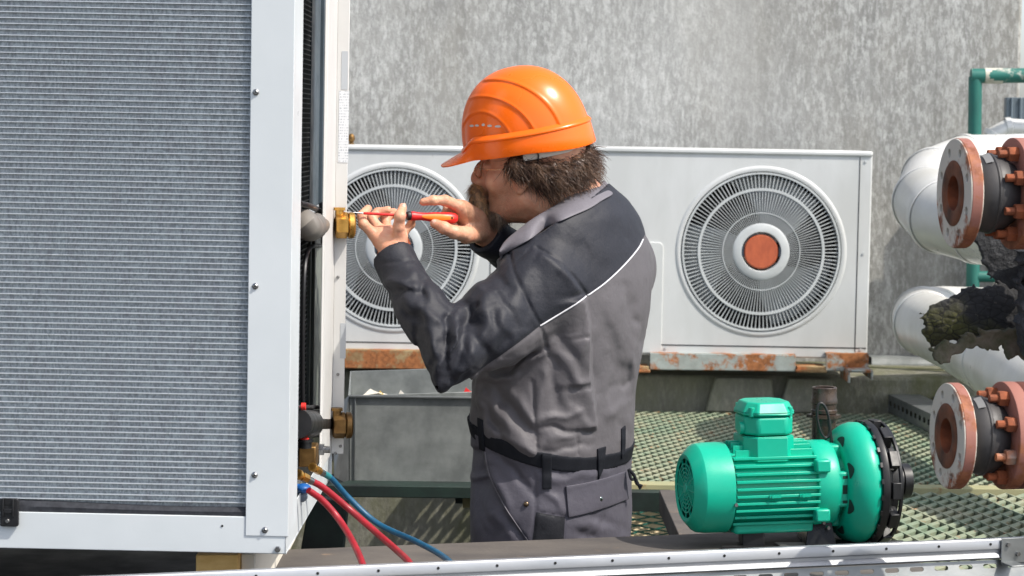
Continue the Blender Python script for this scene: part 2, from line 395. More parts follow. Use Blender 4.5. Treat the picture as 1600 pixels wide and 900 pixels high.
# ================================================================== wall mounted outdoor units
def outdoor_unit(fx, fy):
    D = 7.15; k = D/FPX; c = P3(fx, fy, D)
    T = thing('outdoor_unit', '', 'air conditioner', (c.x, c.y, c.z))
    M = Matrix.Translation(c) @ Matrix.Rotation(R(.25), 4, 'Y') @ Matrix.Rotation(R(90), 4, 'X')   # local x right, y up, -z away -> use z toward viewer
    x0, x1, y0, y1 = -.645, .334, -.325, .312
    flat(rrect(x0, x1, y0, y1, .012), [circ(0, 0, .252, 96)], .003, M, 'front_panel', MATS['aged_white'], T, bevel=.004)
    m = MB(M)      # the rest of the casing: a rounded shell behind the front
    pl = rrect(x0+.001, x1-.001, y0+.001, y1-.001, .016)
    n = len(pl); vs = [(p[0], p[1], -.006) for p in pl]+[(p[0], p[1], -.33) for p in pl]
    fs = [(i, (i+1) % n, n+(i+1) % n, n+i) for i in range(n)]+[tuple(range(n, 2*n))]
    m.add(vs, fs)
    m.build('casing', MATS['aged_white'], T)
    m = MB(M); m.box(x0-.003, x1+.004, y1-.012, y1+.004, -.335, .012)
    m.build('top_cover', MATS['aged_white'], T, bevel=.005)
    m = MB(M); m.lathe([(.255, -.002), (.268, .0), (.268, .004), (.263, .008), (.256, .0095), (.250, .008), (.247, -.004), (.247, -.08), (.247, -.12)], 96)
    m.build('fan_shroud', MATS['aged_white'], T)
    m = MB(M); m.lathe([(0, -.16), (.25, -.16), (.25, -.10)], 64); m.build('shroud_back', MATS['grille_dark'], T)
    m = MB(M)
    for i in range(3):
        a0 = i*2*math.pi/3+.35; N = 10
        vs = []; fs = []
        for a in range(N+1):
            for b in range(7):
                r = .05+.185*b/6; t = a/N; sw = .35*(r/.23)
                ang = a0+t*1.30*(.75+.25*b/6)+sw
                vs.append((r*math.cos(ang), r*math.sin(ang), -.045-.055*t))
        for a in range(N):
            for b in range(6): fs.append((a*7+b, (a+1)*7+b, (a+1)*7+b+1, a*7+b+1))
        m.add(vs, fs)
    m.lathe([(0, -.03), (.05, -.03), (.055, -.04), (.055, -.1)], 32)
    f = m.build('fan', MATS['fan_plastic'], T)
    sm = f.modifiers.new('thick', 'SOLIDIFY'); sm.thickness = .003
    m = MB(M)
    for i in range(120):
        a = 2*math.pi*i/120; ca, sa = math.cos(a), math.sin(a)
        vs = []
        for r, w_ in ((.080, .0006), (.15, .00095), (.246, .0014)):
            for z in (.010 if r < .2 else .007, .001):
                for s_ in (-1, 1): vs.append((r*ca-s_*w_*sa, r*sa+s_*w_*ca, z))
        fs = []
        for q in (0, 4): fs += [(q, q+1, q+5, q+4), (q+2, q+6, q+7, q+3), (q, q+4, q+6, q+2), (q+1, q+3, q+7, q+5)]
        m.add(vs, fs)
    for r, w_ in ((.193, .0042), (.243, .003), (.12, .0012)): m.lathe([(r-w_, .001), (r-w_, .011), (r+w_, .011), (r+w_, .001)], 96, close=True)
    g_ = m.build('fan_grille', MATS['grille_plastic'], T, weld=False)
    m = MB(M); m.lathe([(.060, .006), (.062, .013), (.082, .013), (.088, .010), (.089, .0)], 64)
    m.build('hub_ring', MATS['grille_plastic'], T)
    m = MB(M); m.lathe([(0, .010), (.050, .010), (.054, .006), (.054, .002)], 48); h = m.build('hub_cap', MATS['orange_cap'], T)
    for s_ in (-1, 1):
        m = MB(M); m.lathe([(.0545, .003), (.0545, .0115), (.061, .0115), (.061, .003)], 10, a0=(0 if s_ > 0 else math.pi)-.25, a1=(0 if s_ > 0 else math.pi)+.25, close=True)
        m.build('clip', MATS['navy_plastic'], T)
    flat(rrect(-.600, -.305, -.320, .022, .016), [], .003, M @ Matrix.Translation((0, 0, .0065)), 'service_panel', MATS['aged_white'], T, bevel=.0015)
    for sx_, sy_ in ((.317, .285), (.317, -.30), (-.62, .285), (-.29, -.305), (-.62, -.305), (.317, .0)):
        m = MB(M); m.cyl((sx_, sy_, .004), (sx_, sy_, .0085), .0042, n=10); m.build('screw', MATS['grille_plastic'], T)
    m = MB(M); m.box(.298, .3005, y0+.004, y1-.014, .0, .0066); m.box(x0, x1, y0+.028, y0+.031, .0, .0066); m.build('seam', MATS['grille_dark'], T)
    return T
u2 = outdoor_unit(1189, 393); u1 = outdoor_unit(616, 387)
u2['label'] = 'white outdoor unit right of the worker, its round grille fully visible with an orange hub'
u1['label'] = 'white outdoor unit behind the hands and screwdriver, its grille partly hidden by the worker'
for u in (u1, u2): u['group'] = 'white outdoor units along the concrete wall'

# rusty mounting rails and feet under the units
def rail(x0, x1, y0, y1, D, mat, label, group='rusty mounting rails under the outdoor units'):
    a = P3(x0, y0, D); b = P3(x1, y1, D)
    m = MB(); m.box(a.x, b.x, D, D+.004, b.z, a.z); m.box(a.x, b.x, D+.004, D+.06, b.z, b.z+.004); m.box(a.x, b.x, D+.004, D+.06, a.z-.004, a.z)
    o = m.build('mounting_rail', MATS[mat], bevel=.0015); return meta(o, label, 'rail', group)
rail(1016, 1243, 552, 580, 7.10, 'rusty_rail', 'long rust streaked grey rail under the middle of the right unit')
rail(1291, 1357, 552, 580, 7.10, 'rusty_rail', 'short rust streaked rail under the right corner of the right unit')
rail(500, 700, 546, 577, 7.10, 'very_rusty_rail', 'heavily rusted yellowish rail under the left unit above the metal trough')
def footplate(x0, x1, y0, D, label):
    a = P3(x0, y0, D); b = P3(x1, y0+9, D)
    m = MB(); m.box(a.x, b.x, D, D+.14, a.z-.014, a.z-.006); m.box(a.x+.004, b.x-.004, D+.01, D+.1, a.z-.006, a.z+.004)
    o = m.build('foot_bracket', MATS['very_rusty_rail'], bevel=.0015); return meta(o, label, 'bracket', 'small foot brackets between the rails')
footplate(1244, 1292, 575, 7.08, 'small rusty foot bracket in the gap between the two rust streaked rails')
footplate(994, 1016, 575, 7.08, 'small coppery foot bracket left of the long rail beside the worker')
a = P3(1326, 578, 7.02); m = MB(); m.box(a.x, a.x+.075, 7.02, 7.2, a.z-.006, a.z); m.box(a.x, a.x+.006, 7.02, 7.2, a.z-.04, a.z-.006); m.box(a.x+.07, a.x+.075, 7.02, 7.2, a.z-.03, a.z-.006)
meta(m.build('channel_bracket', MATS['rusty_rail'], bevel=.0015), 'rusty inverted channel bracket below the right corner of the right unit', 'bracket')
m = MB(); m.ball(P3(549, 216, 7.4), .012, 12, (1, 1, 1.3)); m.cyl(P3(549, 218, 7.4)-Vector((0, 0, .01)), P3(549, 218, 7.4)-Vector((0, 0, .022)), .009)
meta(m.build('pipe_stub', MATS['brass_dark']), 'small dull pipe stub on top of the left unit beside the panel edge', 'pipe stub')

# ================================================================== the steel deck
ZD = .72
def expanded(x0, x1, y0, y1, cw, cl, sw, th, skew, mat, z=ZD, clipf=None):
    "expanded metal sheet of strands; skew slants the cells"
    m = MB(); vs = []; fs = []
    nx = int((x1-x0)/cw); ny = int((y1-y0)/(cl/2))
    for j in range(ny):
        ya = y0+j*cl/2; yb = ya+cl/2
        for i in range(nx+1):
            xn = x0+i*cw+(cw/2 if j % 2 else 0)
            for dx in (-.5, .5):
                a = Vector((xn+skew*(ya-y0), ya, z)); b = Vector((xn+dx*cw+skew*(yb-y0), yb, z))
                if a.x > x1 or b.x > x1 or b.x < x0 or a.x < x0: continue
                if clipf and not clipf((a+b)/2): continue
                d = (b-a).normalized(); n = Vector((-d.y, d.x, 0))*sw/2; tilt = .5*sw*(1 if dx > 0 else -1)*0+.25*sw
                k = len(vs)
                for p in (a, b):
                    for s_, zz in ((-1, -th), (1, -th+tilt), (1, tilt), (-1, 0)): vs.append(p+n*s_+Vector((0, 0, zz)))
                fs += [(k, k+1, k+5, k+4), (k+1, k+2, k+6, k+5), (k+2, k+3, k+7, k+6), (k+3, k, k+4, k+7)]
    m.add(vs, fs); return m
xa = P3(984, 700, 6.2).x-.42
T = thing('deck_grating', 'pale green rusty expanded metal walkway between the worker and the plinth', 'grating', (1.2, 6.4, ZD))
expanded(xa, 3.2, 5.72, 7.20, .037, .068, .0088, .012, .0, 'grating').build('mesh', MATS['grating'], T, smooth=0, weld=False)
m = MB(); m.box(xa-.02, 3.2, 5.655, 5.712, ZD-.06, ZD+.004); m.build('edge_bar', MATS['grating_yellow'], T, bevel=.002)
m = MB(); m.box(xa-.04, xa-.0, 5.72, 7.25, ZD-.06, ZD-.002); m.build('bearer', MATS['green_beam'], T)
for yy in (6.1, 6.6):
    m = MB(); m.box(xa, 3.2, yy, yy+.04, ZD-.07, ZD-.016); m.build('bearer', MATS['green_beam'], T)
T = thing('deck_grating', 'pale slanted slot metal walkway in front, right of the green pump', 'grating', (1.2, 5.2, ZD))
XB = P3(1055, 800, 5.2).x
expanded(XB+.03, 3.0, 4.55, 5.64, .046, .105, .0115, .012, .25, 'grating').build('mesh', MATS['grating'], T, smooth=0, weld=False)
m = MB()
a = RZ(1030, 768, ZD); b = RZ(1066, 850, ZD)
m.add([(a.x, a.y, ZD+.004), (a.x+.10, a.y, ZD+.004), (b.x+.10, b.y-.1, ZD+.004), (b.x, b.y-.1, ZD+.004), (a.x, a.y, ZD-.05), (a.x+.10, a.y, ZD-.05), (b.x+.10, b.y-.1, ZD-.05), (b.x, b.y-.1, ZD-.05)], [(0, 1, 2, 3), (4, 7, 6, 5), (0, 4, 5, 1), (1, 5, 6, 2), (2, 6, 7, 3), (3, 7, 4, 0)])
m.build('side_beam', MATS['plank_grey'], T, bevel=.002)
m = MB(); m.box(xa, XB+.02, 5.6, 5.654, ZD-.055, ZD-.008)
meta(m.build('deck_beam', MATS['green_beam']), 'dark beam crossing the opening beside the worker hip', 'beam')
# lower mesh seen through the opening
T = thing('wire_mesh', 'green diamond wire mesh seen through the opening beside the worker', 'wire mesh', (.3, 5.9, .45))
m = MB()
for s_ in (-1, 1):
    for i in range(0, 40):
        y = 5.7+i*.10
        m.cyl((.26, y-.35+s_*.2, .50+s_*.0015), (.62, y-.35-s_*.2, .50+s_*.0015), .0024, n=5, cap=False)
m.build('mesh', MATS['rail_green'], T)
m = MB(); m.box(.28, .47, 5.7, 7.2, .44, .47); m.build('board', pm('sand_board', s2l((226, 208, 170)), s2l((214, 192, 152)), rough=.9), T)
m = MB(); m.box(.475, 1.6, 5.7, 7.2, .43, .47); meta(m.build('stone_slab', MATS['plinth_concrete']), 'pale greenish slab below the deck opening', 'slab')

# grey board in front of the worker + slotted cable tray across the bottom
def along(a, ex, z): return frame(a, ex, Vector((-ex.y, ex.x, 0)), (0, 0, 1))
ex = Vector((1, .285, 0)).normalized()
pa = RZ(453, 858, .76)
M = along(pa, ex, 0)
m = MB(M); m.box(-.12, 1.18, -.55, 0, -.035, 0); 
meta(m.build('grey_board', MATS['plank_grey'], bevel=.004), 'long weathered grey board lying between the worker and the front tray', 'board')
m = MB(M); m.box(.5, .78, -.34, -.06, .001, .004)
ts = P3(300, 893, 3.8); te = RZ(1600, 838, ts.z); exT = (te-ts); exT.z = 0; exT.normalize()
MT = along(ts, exT, 0)
T = thing('cable_tray', 'galvanised slotted cable tray running across the bottom of the picture', 'cable tray', tuple(ts))
L0, L1 = -.5, 2.3
m = MB(MT)
prof = [(-.0, 0), (-.014, .0), (-.016, -.003), (-.016, -.018), (-.012, -.021), (-.012, -.026), (-.016, -.029), (-.018, -.034), (-.012, -.037), (-.008, -.039)]
vs = []; fs = []
for x in (L0, L1):
    for (y, z) in prof: vs.append((x, y, z))
    for (y, z) in prof[::-1]: vs.append((x, y+.0022, z+(.0-.0022 if (y, z) in prof[:2] else 0)))
n = len(prof)*2
fs = [(i, (i+1) % n, n+(i+1) % n, n+i) for i in range(n)]+[tuple(range(n))[::-1], tuple(range(n, 2*n))]
m.add(vs, fs); m.build('side_rail', MATS['aluminium'], T)
# perforated lower web, slightly sloping towards the viewer
Mw = MT @ Matrix.Translation((0, -.008, -.039)) @ Matrix.Rotation(R(68), 4, 'X')
holes = []; x = .22
while x < 2.1: holes.append([(p[0], p[1]) for p in rrect(x, x+.028, -.0165, -.0080, .0042, 4)]); x += .0495
flat([(L0, -.036), (L1, -.036), (L1, -.001), (L0, -.001)], holes, .0018, Mw, 'slotted_web', MATS['galvanised_light'], T)
m = MB(Mw); m.box(L0, L1, -.050, -.0361, -.001, .006); m.build('lower_lip', MATS['aluminium'], T, bevel=.002)
x = -.42
while x < 1.6:
    m = MB(MT); m.cyl((x, -.0155, -.009), (x, -.0168, -.009), .0026, n=10); x += .105
    m.build('rivet', MATS['steel_hole'], T)
m = MB(MT); m.box(1.49, 1.75, -.021, -.0185, -.045, .002); m.box(1.49, 1.52, -.06, -.021, -.045, -.042)
jp = m.build('joint_plate', MATS['galvanised_light'], T, bevel=.002)
for x, z in ((1.503, -.010), (1.523, -.028)):
    m = MB(MT); m.cyl((x, -.021, z), (x, -.026, z), .0042, n=6); m.build('bolt', MATS['screw_steel'], jp)

# open galvanised trough behind the big unit
T = thing('metal_trough', 'open dented grey sheet metal trough on the beam left of the worker', 'trough', tuple(P3(640, 755, 5.5)))
fl_, fr_ = P3(546, 757, 5.5), P3(775, 753, 5.5); tl_, tr_ = P3(546, 618, 5.5), P3(775, 611, 5.5)
m = MB()
def slab4(m, a, b, c, d, off):
    off = Vector(off); m.add([a, b, c, d, a+off, b+off, c+off, d+off], [(0, 1, 2, 3), (7, 6, 5, 4), (0, 4, 5, 1), (1, 5, 6, 2), (2, 6, 7, 3), (3, 7, 4, 0)])
slab4(m, fl_, fr_, tr_, tl_, (0, .003, 0)); m.build('front_wall', MATS['galvanised'], T, bevel=.002)
m = MB(); bl, br = P3(549, 712, 6.05), P3(770, 706, 6.05); ul, ur = P3(549, 580, 6.05), P3(770, 573, 6.05)
slab4(m, bl, br, ur, ul, (0, .003, 0)); m.build('back_wall', MATS['galvanised'], T, bevel=.002)
m = MB(); slab4(m, fl_+Vector((0, .003, 0)), bl, ul, tl_+Vector((0, .003, 0)), (-.003, 0, 0)); m.build('end_wall', MATS['galvanised'], T)
m = MB(); a = P3(522, 745, 5.42); b = P3(520, 640, 5.6); slab4(m, a, fl_+Vector((-.001, -.002, 0)), tl_+Vector((-.001, -.002, 0)), b, (0, .003, 0)); m.build('bent_flange', MATS['galvanised_light'], T)
m = MB(); m.box(fl_.x, fr_.x, 5.503, 6.05, fl_.z, fl_.z+.003); m.build('bottom', MATS['galvanised'], T)
m = MB(); m.box(tl_.x, tr_.x, 5.492, 5.5, -.004, .001, Matrix.Translation((0, 0, tl_.z)) @ Matrix.Rotation(0, 4, 'Y')); m.box(tl_.x+.012, tl_.x+.016, 5.496, 5.4995, fl_.z+.004, tl_.z-.004)
m.build('rim_fold', MATS['galvanised_light'], T, bevel=.001)
pm('paper_scrap', s2l((220, 214, 200)), rough=.7); pm('yellow_scrap', s2l((214, 178, 70)), rough=.6); pm('red_scrap', s2l((210, 40, 34)), rough=.5)
for (x, y, mt, lb, sx) in ((586, 614, 'paper_scrap', 'white crumpled scrap on the rim of the trough', .03), (597, 617, 'yellow_scrap', 'yellow scrap on the rim of the metal trough', .012), (629, 616, 'paper_scrap', 'small pale scrap midway along the trough rim', .012), (732, 612, 'red_scrap', 'small red tag on the trough rim by the worker elbow', .014)):
    c = P3(x, y, 5.53); m = MB()
    m.add([(c.x-sx, c.y, c.z-.006), (c.x-sx*.4, c.y+.01, c.z+.008), (c.x+sx*.3, c.y-.004, c.z+.002), (c.x+sx, c.y+.01, c.z-.004), (c.x+sx, c.y+.02, c.z-.010), (c.x-sx*.5, c.y+.02, c.z-.012)], [(0, 1, 2), (2, 3, 4), (0, 2, 5), (2, 4, 5)])
    o = m.build('scrap', MATS[mt], smooth=0); meta(o, lb, 'scrap'); sm = o.modifiers.new('t', 'SOLIDIFY'); sm.thickness = .002
    c2 = fl_.z  # rests on the rim
# dark green supports under the trough and beside the big unit
m = MB(); a = P3(528, 757, 5.42); b = P3(940, 757, 5.42); m.box(a.x-.3, b.x, 5.42, 5.60, a.z-.03, a.z-.002)
meta(m.build('support_beam', MATS['green_beam'], bevel=.002), 'dark green beam carrying the metal trough', 'beam')
m = MB()
for q in (0,):
    a = P3(500, 775, 5.3); b = P3(470, 870, 5.3)
    m.add([(a.x-.02, 5.25, a.z), (a.x+.07, 5.25, a.z), (b.x+.045, 5.25, 0.0), (b.x-.10, 5.25, 0.0), (a.x-.02, 5.30, a.z), (a.x+.07, 5.30, a.z), (b.x+.045, 5.30, 0.0), (b.x-.10, 5.30, 0.0)], [(0, 1, 2, 3), (7, 6, 5, 4), (0, 4, 5, 1), (1, 5, 6, 2), (2, 6, 7, 3), (3, 7, 4, 0)])
meta(m.build('support_leg', MATS['green_beam'], bevel=.003), 'dark slanted steel leg behind the coloured hoses', 'support leg')
m = MB(); m.box(-2.2, P3(400, 880, 4.3).x, 3.7, 6.2, .70, .74)
meta(m.build('rubber_mat', pm('mat_black', s2l((26, 26, 28)), s2l((40, 40, 42)), scale=5, rough=.7, bump=.2)), 'black mat on the deck under the big coil unit', 'mat')
T = thing('wooden_block', 'square yellow timber block supporting the corner of the big coil unit', 'timber block', tuple(P3(350, 890, 3.96)))
a = P3(306, 867, 3.95); b = P3(372, 867, 3.95)
m = MB(); m.box(a.x, b.x, 3.95, 4.9, .741, a.z); m.build('timber', MATS['wood_end'], T, bevel=.002)
m = MB(); m.box(b.x+.001, b.x+.026, 3.985, 4.88, .741, a.z-.004); m.build('side_batten', MATS['paper_scrap'], T, bevel=.002)

# stacked channels on the deck at the right, below the pipes
def channel(p0, p1, w_, h_, z0, mat, label, slots=False, grp='grey metal channels stacked on the deck'):
    p0 = Vector(p0); p1 = Vector(p1); d = (p1-p0); Ln = d.length; d.normalize(); M = frame((p0.x, p0.y, z0), d, Vector((-d.y, d.x, 0)), (0, 0, 1))
    T = thing('metal_channel', label, 'metal channel', (p0.x, p0.y, z0), grp)
    m = MB(M); m.box(0, Ln, 0, w_, h_-.003, h_); m.box(0, Ln, w_-.003, w_, 0, h_-.003)
    if not slots: m.box(0, Ln, 0, .003, 0, h_-.003)
    m.build('shell', MATS[mat], T, bevel=.001)
    if slots:
        hl = []; x = .03
        while x < Ln-.05: hl.append(rrect(x, x+.028, h_*.35, h_*.65, h_*.14, 3)); x += .05
        flat([(0, 0), (Ln, 0), (Ln, h_-.003), (0, h_-.003)], hl, .002, M @ Matrix.Translation((0, .001, 0)) @ Matrix.Rotation(R(90), 4, 'X'), 'slotted_side', MATS[mat], T)
    return T
q0 = RZ(1368, 606, ZD+.06); q1 = RZ(1478, 690, ZD)
q0.z = q1.z = 0
channel(q0, q1, .10, .055, ZD+.004, 'galvanised_light', 'slotted grey channel at the bottom of the stack beside the lower flange', True)
channel(q0+Vector((.12, .0, 0)), q1+Vector((.2, .1, 0)), .16, .05, ZD+.004, 'galvanised_light', 'wide plain grey channel lying right of the slotted one', False)
channel(q0+Vector((.10, .1, 0)), q0+Vector((.9, -.35, 0)), .12, .04, ZD+.062, 'galvanised', 'dark grey channel lying topmost across the stack below the pipes', False)
channel(q0+Vector((.02, .22, 0)), q0+Vector((1.2, .18, 0)), .1, .03, ZD+.106, 'galvanised', 'thin dark channel along the plinth behind the stack', False)

# ================================================================== green railing
T = thing('green_railing', 'green painted pipe railing with peeling white patches at the right edge', 'railing', tuple(P3(1524, 640, 7.36)))
a = P3(1524, 120, 7.36); dn = P3(1518, 620, 7.36); b = P3(1526, 118, 7.36)
m = MB(); m.tube([(dn.x, 7.36, ZD), (a.x, 7.36, a.z)], .0215, 20); m.build('post', MATS['rail_green'], T)
m = MB(); z = P3(1540, 119, 7.36).z; m.tube([(a.x-.014, 7.36, z), (a.x+.7, 7.34, z+.015)], .0235, 20); m.build('top_rail', MATS['rail_green'], T)
pm('peel_white', s2l((206, 204, 192)), s2l((170, 166, 150)), scale=30, rough=.7)
m = MB(); m.tube([(P3(1538, 119, 7.36).x, 7.36, z+.001), (P3(1566, 119, 7.36).x, 7.36, z+.0015)], .0250, 20); m.build('white_patch', MATS['peel_white'], T)
m = MB(); z2 = P3(1520, 432, 7.36).z; m.tube([(dn.x, 7.36, z2), (dn.x+.5, 7.36, z2)], .018, 16); m.build('mid_rail', MATS['rail_green'], T)
m = MB(); a = P3(1573, 152, 7.5); m.box(a.x, a.x+.3, 7.5, 7.54, ZD, a.z); m.box(a.x+.012, a.x+.02, 7.492, 7.5, ZD, a.z); m.box(a.x+.04, a.x+.05, 7.492, 7.5, ZD, a.z)
meta(m.build('metal_post', pm('slate_steel', s2l((100, 112, 120)), s2l((84, 96, 104)), rough=.45, metal=.3), bevel=.003), 'slate grey ribbed metal post standing behind the green railing', 'post')

# ================================================================== insulated pipes
def insul(path, r, label, bands, name='insulated_pipe'):
    T = thing(name, label, 'insulated pipe', tuple(path[0]), 'silver insulated pipes at the right')
    m = MB(); m.tube(path, r, 40); m.build('cladding', MATS['cladding'], T, smooth=14)
    for i in bands:
        m = MB(); p = Vector(path[i]); d = (Vector(path[min(i+1, len(path)-1)])-Vector(path[max(i-1, 0)])).normalized()
        m.lathe([(r+.0005, -.010), (r+.0026, -.008), (r+.0026, .008), (r+.0005, .010)], 40, axframe(p, d))
        m.build('seam_band', MATS['cladding'], T)
    return T
up = [P3(1760, 268, 6.75), P3(1620, 262, 6.75), P3(1510, 264, 6.72), P3(1462, 285, 6.55), P3(1452, 315, 6.35), P3(1475, 338, 6.15), P3(1530, 352, 6.0), P3(1640, 372, 5.8), P3(1760, 392, 5.6)]
insul(up, .100, 'upper silver insulated pipe bend behind the top rusty flange', [1, 2, 3, 4, 5, 6])
lo_ = [P3(1760, 508, 7.2), P3(1600, 498, 7.2), P3(1475, 494, 7.1), P3(1442, 497, 6.9), P3(1447, 506, 6.65), P3(1500, 530, 6.2), P3(1560, 565, 5.8), P3(1640, 616, 5.3), P3(1760, 690, 4.9)]
insul(lo_, .093, 'lower silver insulated pipe running down to the right behind the charred piece', [1, 3, 4, 6])
sp = [P3(1640, 205, 7.46), P3(1575, 200, 7.46), P3(1552, 212, 7.46), P3(1548, 240, 7.46)]
insul(sp, .032, 'small silver pipe elbow behind the green railing post', [1, 2])
# ================================================================== big coil unit on the left
psi = .010
exU = Vector((math.cos(psi), -math.sin(psi), -.007)).normalized(); eyU = Vector((math.sin(psi), math.cos(psi), 0)); ezU = exU.cross(eyU).normalized()
oU = P3(449.5, 866, 3.9)
MU = frame(oU, exU, eyU, ezU)          # local: x right, y into depth, z up; origin at bottom front right corner
HU = MU.inverted()
def onface(x, y):                       # pixel on the front face -> local x,z
    d = ray(x, y); c = Vector((0, 0, CH)); n = eyU; t = (oU-c).dot(n)/d.dot(n); q = HU @ (c+d*t); return q.x, q.z
def onside(x, y, xl=0.0):               # pixel on a plane local x = xl -> local y,z
    d = ray(x, y); c = Vector((0, 0, CH)); pl = MU @ Vector((xl, 0, 0)); t = (pl-c).dot(exU)/d.dot(exU); q = HU @ (c+d*t); return q.y, q.z
HP = thing('heat_pump', 'large white unit with a ribbed metal coil face filling the left side', 'heat pump', tuple(oU))
XC = onface(388, 450)[0]; ZR = onface(300, 806)[1]; TOP = 1.22; LX = -.98; DU = onside(526, 200)[0]; print('DU', DU)
m = MB(MU)
m.box(XC, 0, 0, .0015, onface(430, 838)[1], TOP); m.box(-.0015, 0, .0015, .145, .03, TOP); 
m.box(XC, XC+.0015, .0015, .02, ZR, TOP)
m.build('corner_post', MATS['white_paint'], HP, bevel=.004, seg=3)
m = MB(MU); m.box(LX, -.004, .002, .004, 0.0, ZR); m.box(LX, -.004, .004, .03, ZR-.002, ZR); m.box(-.006, -.004, .002, DU, 0, .066); m.box(LX, -.004, .004, .05, 0, .002); m.box(-.025, -.006, .05, DU, 0, .002)
m.box(LX, -.0, DU-.004, DU, 0, .07)
m.build('base_rail', MATS['white_paint'], HP, bevel=.002, seg=2)
m = MB(MU); m.box(LX, -.0, 0, DU, TOP, TOP+.03); m.build('top_cover', MATS['white_paint'], HP, bevel=.005)
m = MB(MU); m.box(LX, LX+.0015, 0, DU, 0, TOP); m.box(LX, XC-.3, DU-.003, DU, .07, TOP); m.build('side_panel', MATS['white_paint'], HP)
# coil: fins in the material, wires as mesh
g = G('coil_fins')
fx = g.n('ShaderNodeSeparateXYZ'); g.l(g.tc.outputs['Object'], fx.inputs[0])
nf = g.noise(260, 3, .7, stretch=(1, 1, .45)); nb = g.noise(45, 4, .6, stretch=(1, 1, .4), off=(3, 3, 3)); nl = g.noise(4, 3)
c_ = g.mix(g.ramp(nf, .38, .62), s2l((126, 133, 137)), s2l((174, 181, 185)))
c_ = g.mix(g.math('MULTIPLY', g.ramp(nb, .45, .65), .25), c_, s2l((116, 108, 112)))
c_ = g.mix(g.math('MULTIPLY', g.ramp(nl, .4, .65), .2), c_, s2l((150, 158, 164)))
g.col(c_); g.rough(.6, .3); MATS['coil_fins'] = g.m
pm('wire_light', s2l((206, 212, 217)), rough=.35, metal=.3)
pm('tar_foam', s2l((34, 36, 42)), s2l((50, 52, 58)), scale=80, rough=.8, bump=.3)
m = MB(MU); m.box(LX, XC+.01, .016, .05, ZR-.01, TOP); coil = m.build('coil', MATS['coil_fins'], HP, smooth=0)
m = MB(MU); pitch = .00975; z = ZR+.022; 
while z < TOP-.01:
    m.box(LX, XC+.001, .0085, .0155, z, z+.0013); z += pitch
m.build('guard_wires', MATS['wire_light'], coil, smooth=0)
m = MB(MU); N = 60; vs = []; fs = []
for i in range(N+1):
    x = LX+(XC-LX+.005)*i/N; h = .017+.003*math.sin(x*9)-.008*(1-i/N)*0
    vs += [(x, .006, ZR-.004), (x, .004, ZR+h*.5), (x, .010, ZR+h), (x, .016, ZR+h)]
for i in range(N):
    for q in range(3): fs.append((i*4+q, i*4+4+q, i*4+5+q, i*4+1+q))
m.add(vs, fs); m.build('foam_seal', MATS['tar_foam'], HP)
# rivets
for (x, y, r_) in ((400, 144, .0054), (399, 447, .0054), (398, 742, .0054), (414, 828, .0054)):
    lx, lz = onface(x, y); m = MB(MU); m.lathe([(0, -.0045), (.0022, -.0045), (.0030, -.003), (r_, -.0018), (r_, .0)], 16, Matrix.Translation((lx, 0, lz)) @ Matrix.Rotation(R(-90), 4, 'X') @ Matrix.Diagonal((1, 1, 1, 1)))
    m.v = [MU @ (HU @ v) for v in m.v]
    sc_ = m.build('rivet', MATS['screw_steel'], HP)
    m = MB(MU); m.lathe([(0, .0048), (.0014, .0048), (.0014, .004)], 8, Matrix.Translation((lx, 0, lz)) @ Matrix.Rotation(R(90), 4, 'X')); m.build('rivet_core', MATS['steel_hole'], sc_)
lx, lz = onface(434, 858); m = MB(MU); m.lathe([(0, .006), (.0045, .006), (.0055, .005), (.0055, 0)], 6, Matrix.Translation((lx, .0015, lz)) @ Matrix.Rotation(R(90), 4, 'X')); m.build('hex_bolt', MATS['screw_steel'], HP)
lx, lz = onface(347, 822); m = MB(MU); m.lathe([(0, .0008), (.002, .0008), (.002, 0)], 12, Matrix.Translation((lx, .0018, lz)) @ Matrix.Rotation(R(90), 4, 'X')); m.build('small_hole', MATS['steel_hole'], HP)
# black clip at the far left
lx, lz = onface(15, 799); Mc = MU @ Matrix.Translation((lx, 0, lz))
cl = flat(rrect(-.014, .0155, -.024, .022, .003), [], .005, Mc @ Matrix.Rotation(R(90), 4, 'X') @ Matrix.Translation((0, 0, .004)), 'clip', MATS['black_plastic'], HP, bevel=.0012)
m = MB(Mc); m.box(-.0105, -.0075, -.012, -.006, -.008, .024); m.box(.0065, .0095, -.012, -.006, -.008, .024); m.box(-.0075, .0065, -.011, -.0065, -.002, .006); m.box(-.0075, .0065, -.0085, -.0065, .012, .024); m.build('clip_bridge', MATS['black_plastic'], cl, bevel=.0008)
m = MB(Mc); m.lathe([(0, .010), (.003, .010), (.0048, .008), (.005, .0055)], 16, Matrix.Translation((-.002, 0, -.0155)) @ Matrix.Rotation(R(90), 4, 'X')); m.build('clip_screw', MATS['screw_steel'], cl)
# the open side: inner coil strip, grey channels, rear post
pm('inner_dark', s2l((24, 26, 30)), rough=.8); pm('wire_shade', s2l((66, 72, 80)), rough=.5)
pm('channel_blue', s2l((72, 86, 96)), s2l((60, 72, 80)), rough=.5); pm('channel_olive', s2l((124, 130, 122)), s2l((104, 110, 104)), rough=.5)
XI = -.050
yA = onside(471, 200, XI)[0]; yB = onside(485, 200, XI)[0]; yC = onside(511, 200, XI)[0]; yP0 = onside(511, 200, 0)[0]; yP1 = DU
zm = onside(490, 345, XI)[1]; zt = onside(490, 640, XI)[1]
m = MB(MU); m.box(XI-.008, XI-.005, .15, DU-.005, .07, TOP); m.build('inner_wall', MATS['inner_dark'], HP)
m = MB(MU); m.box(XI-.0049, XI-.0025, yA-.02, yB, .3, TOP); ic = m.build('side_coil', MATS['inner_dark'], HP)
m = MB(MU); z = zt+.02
while z < TOP: m.box(XI-.0024, XI-.0005, yA-.02, yB, z, z+.0022); z += pitch
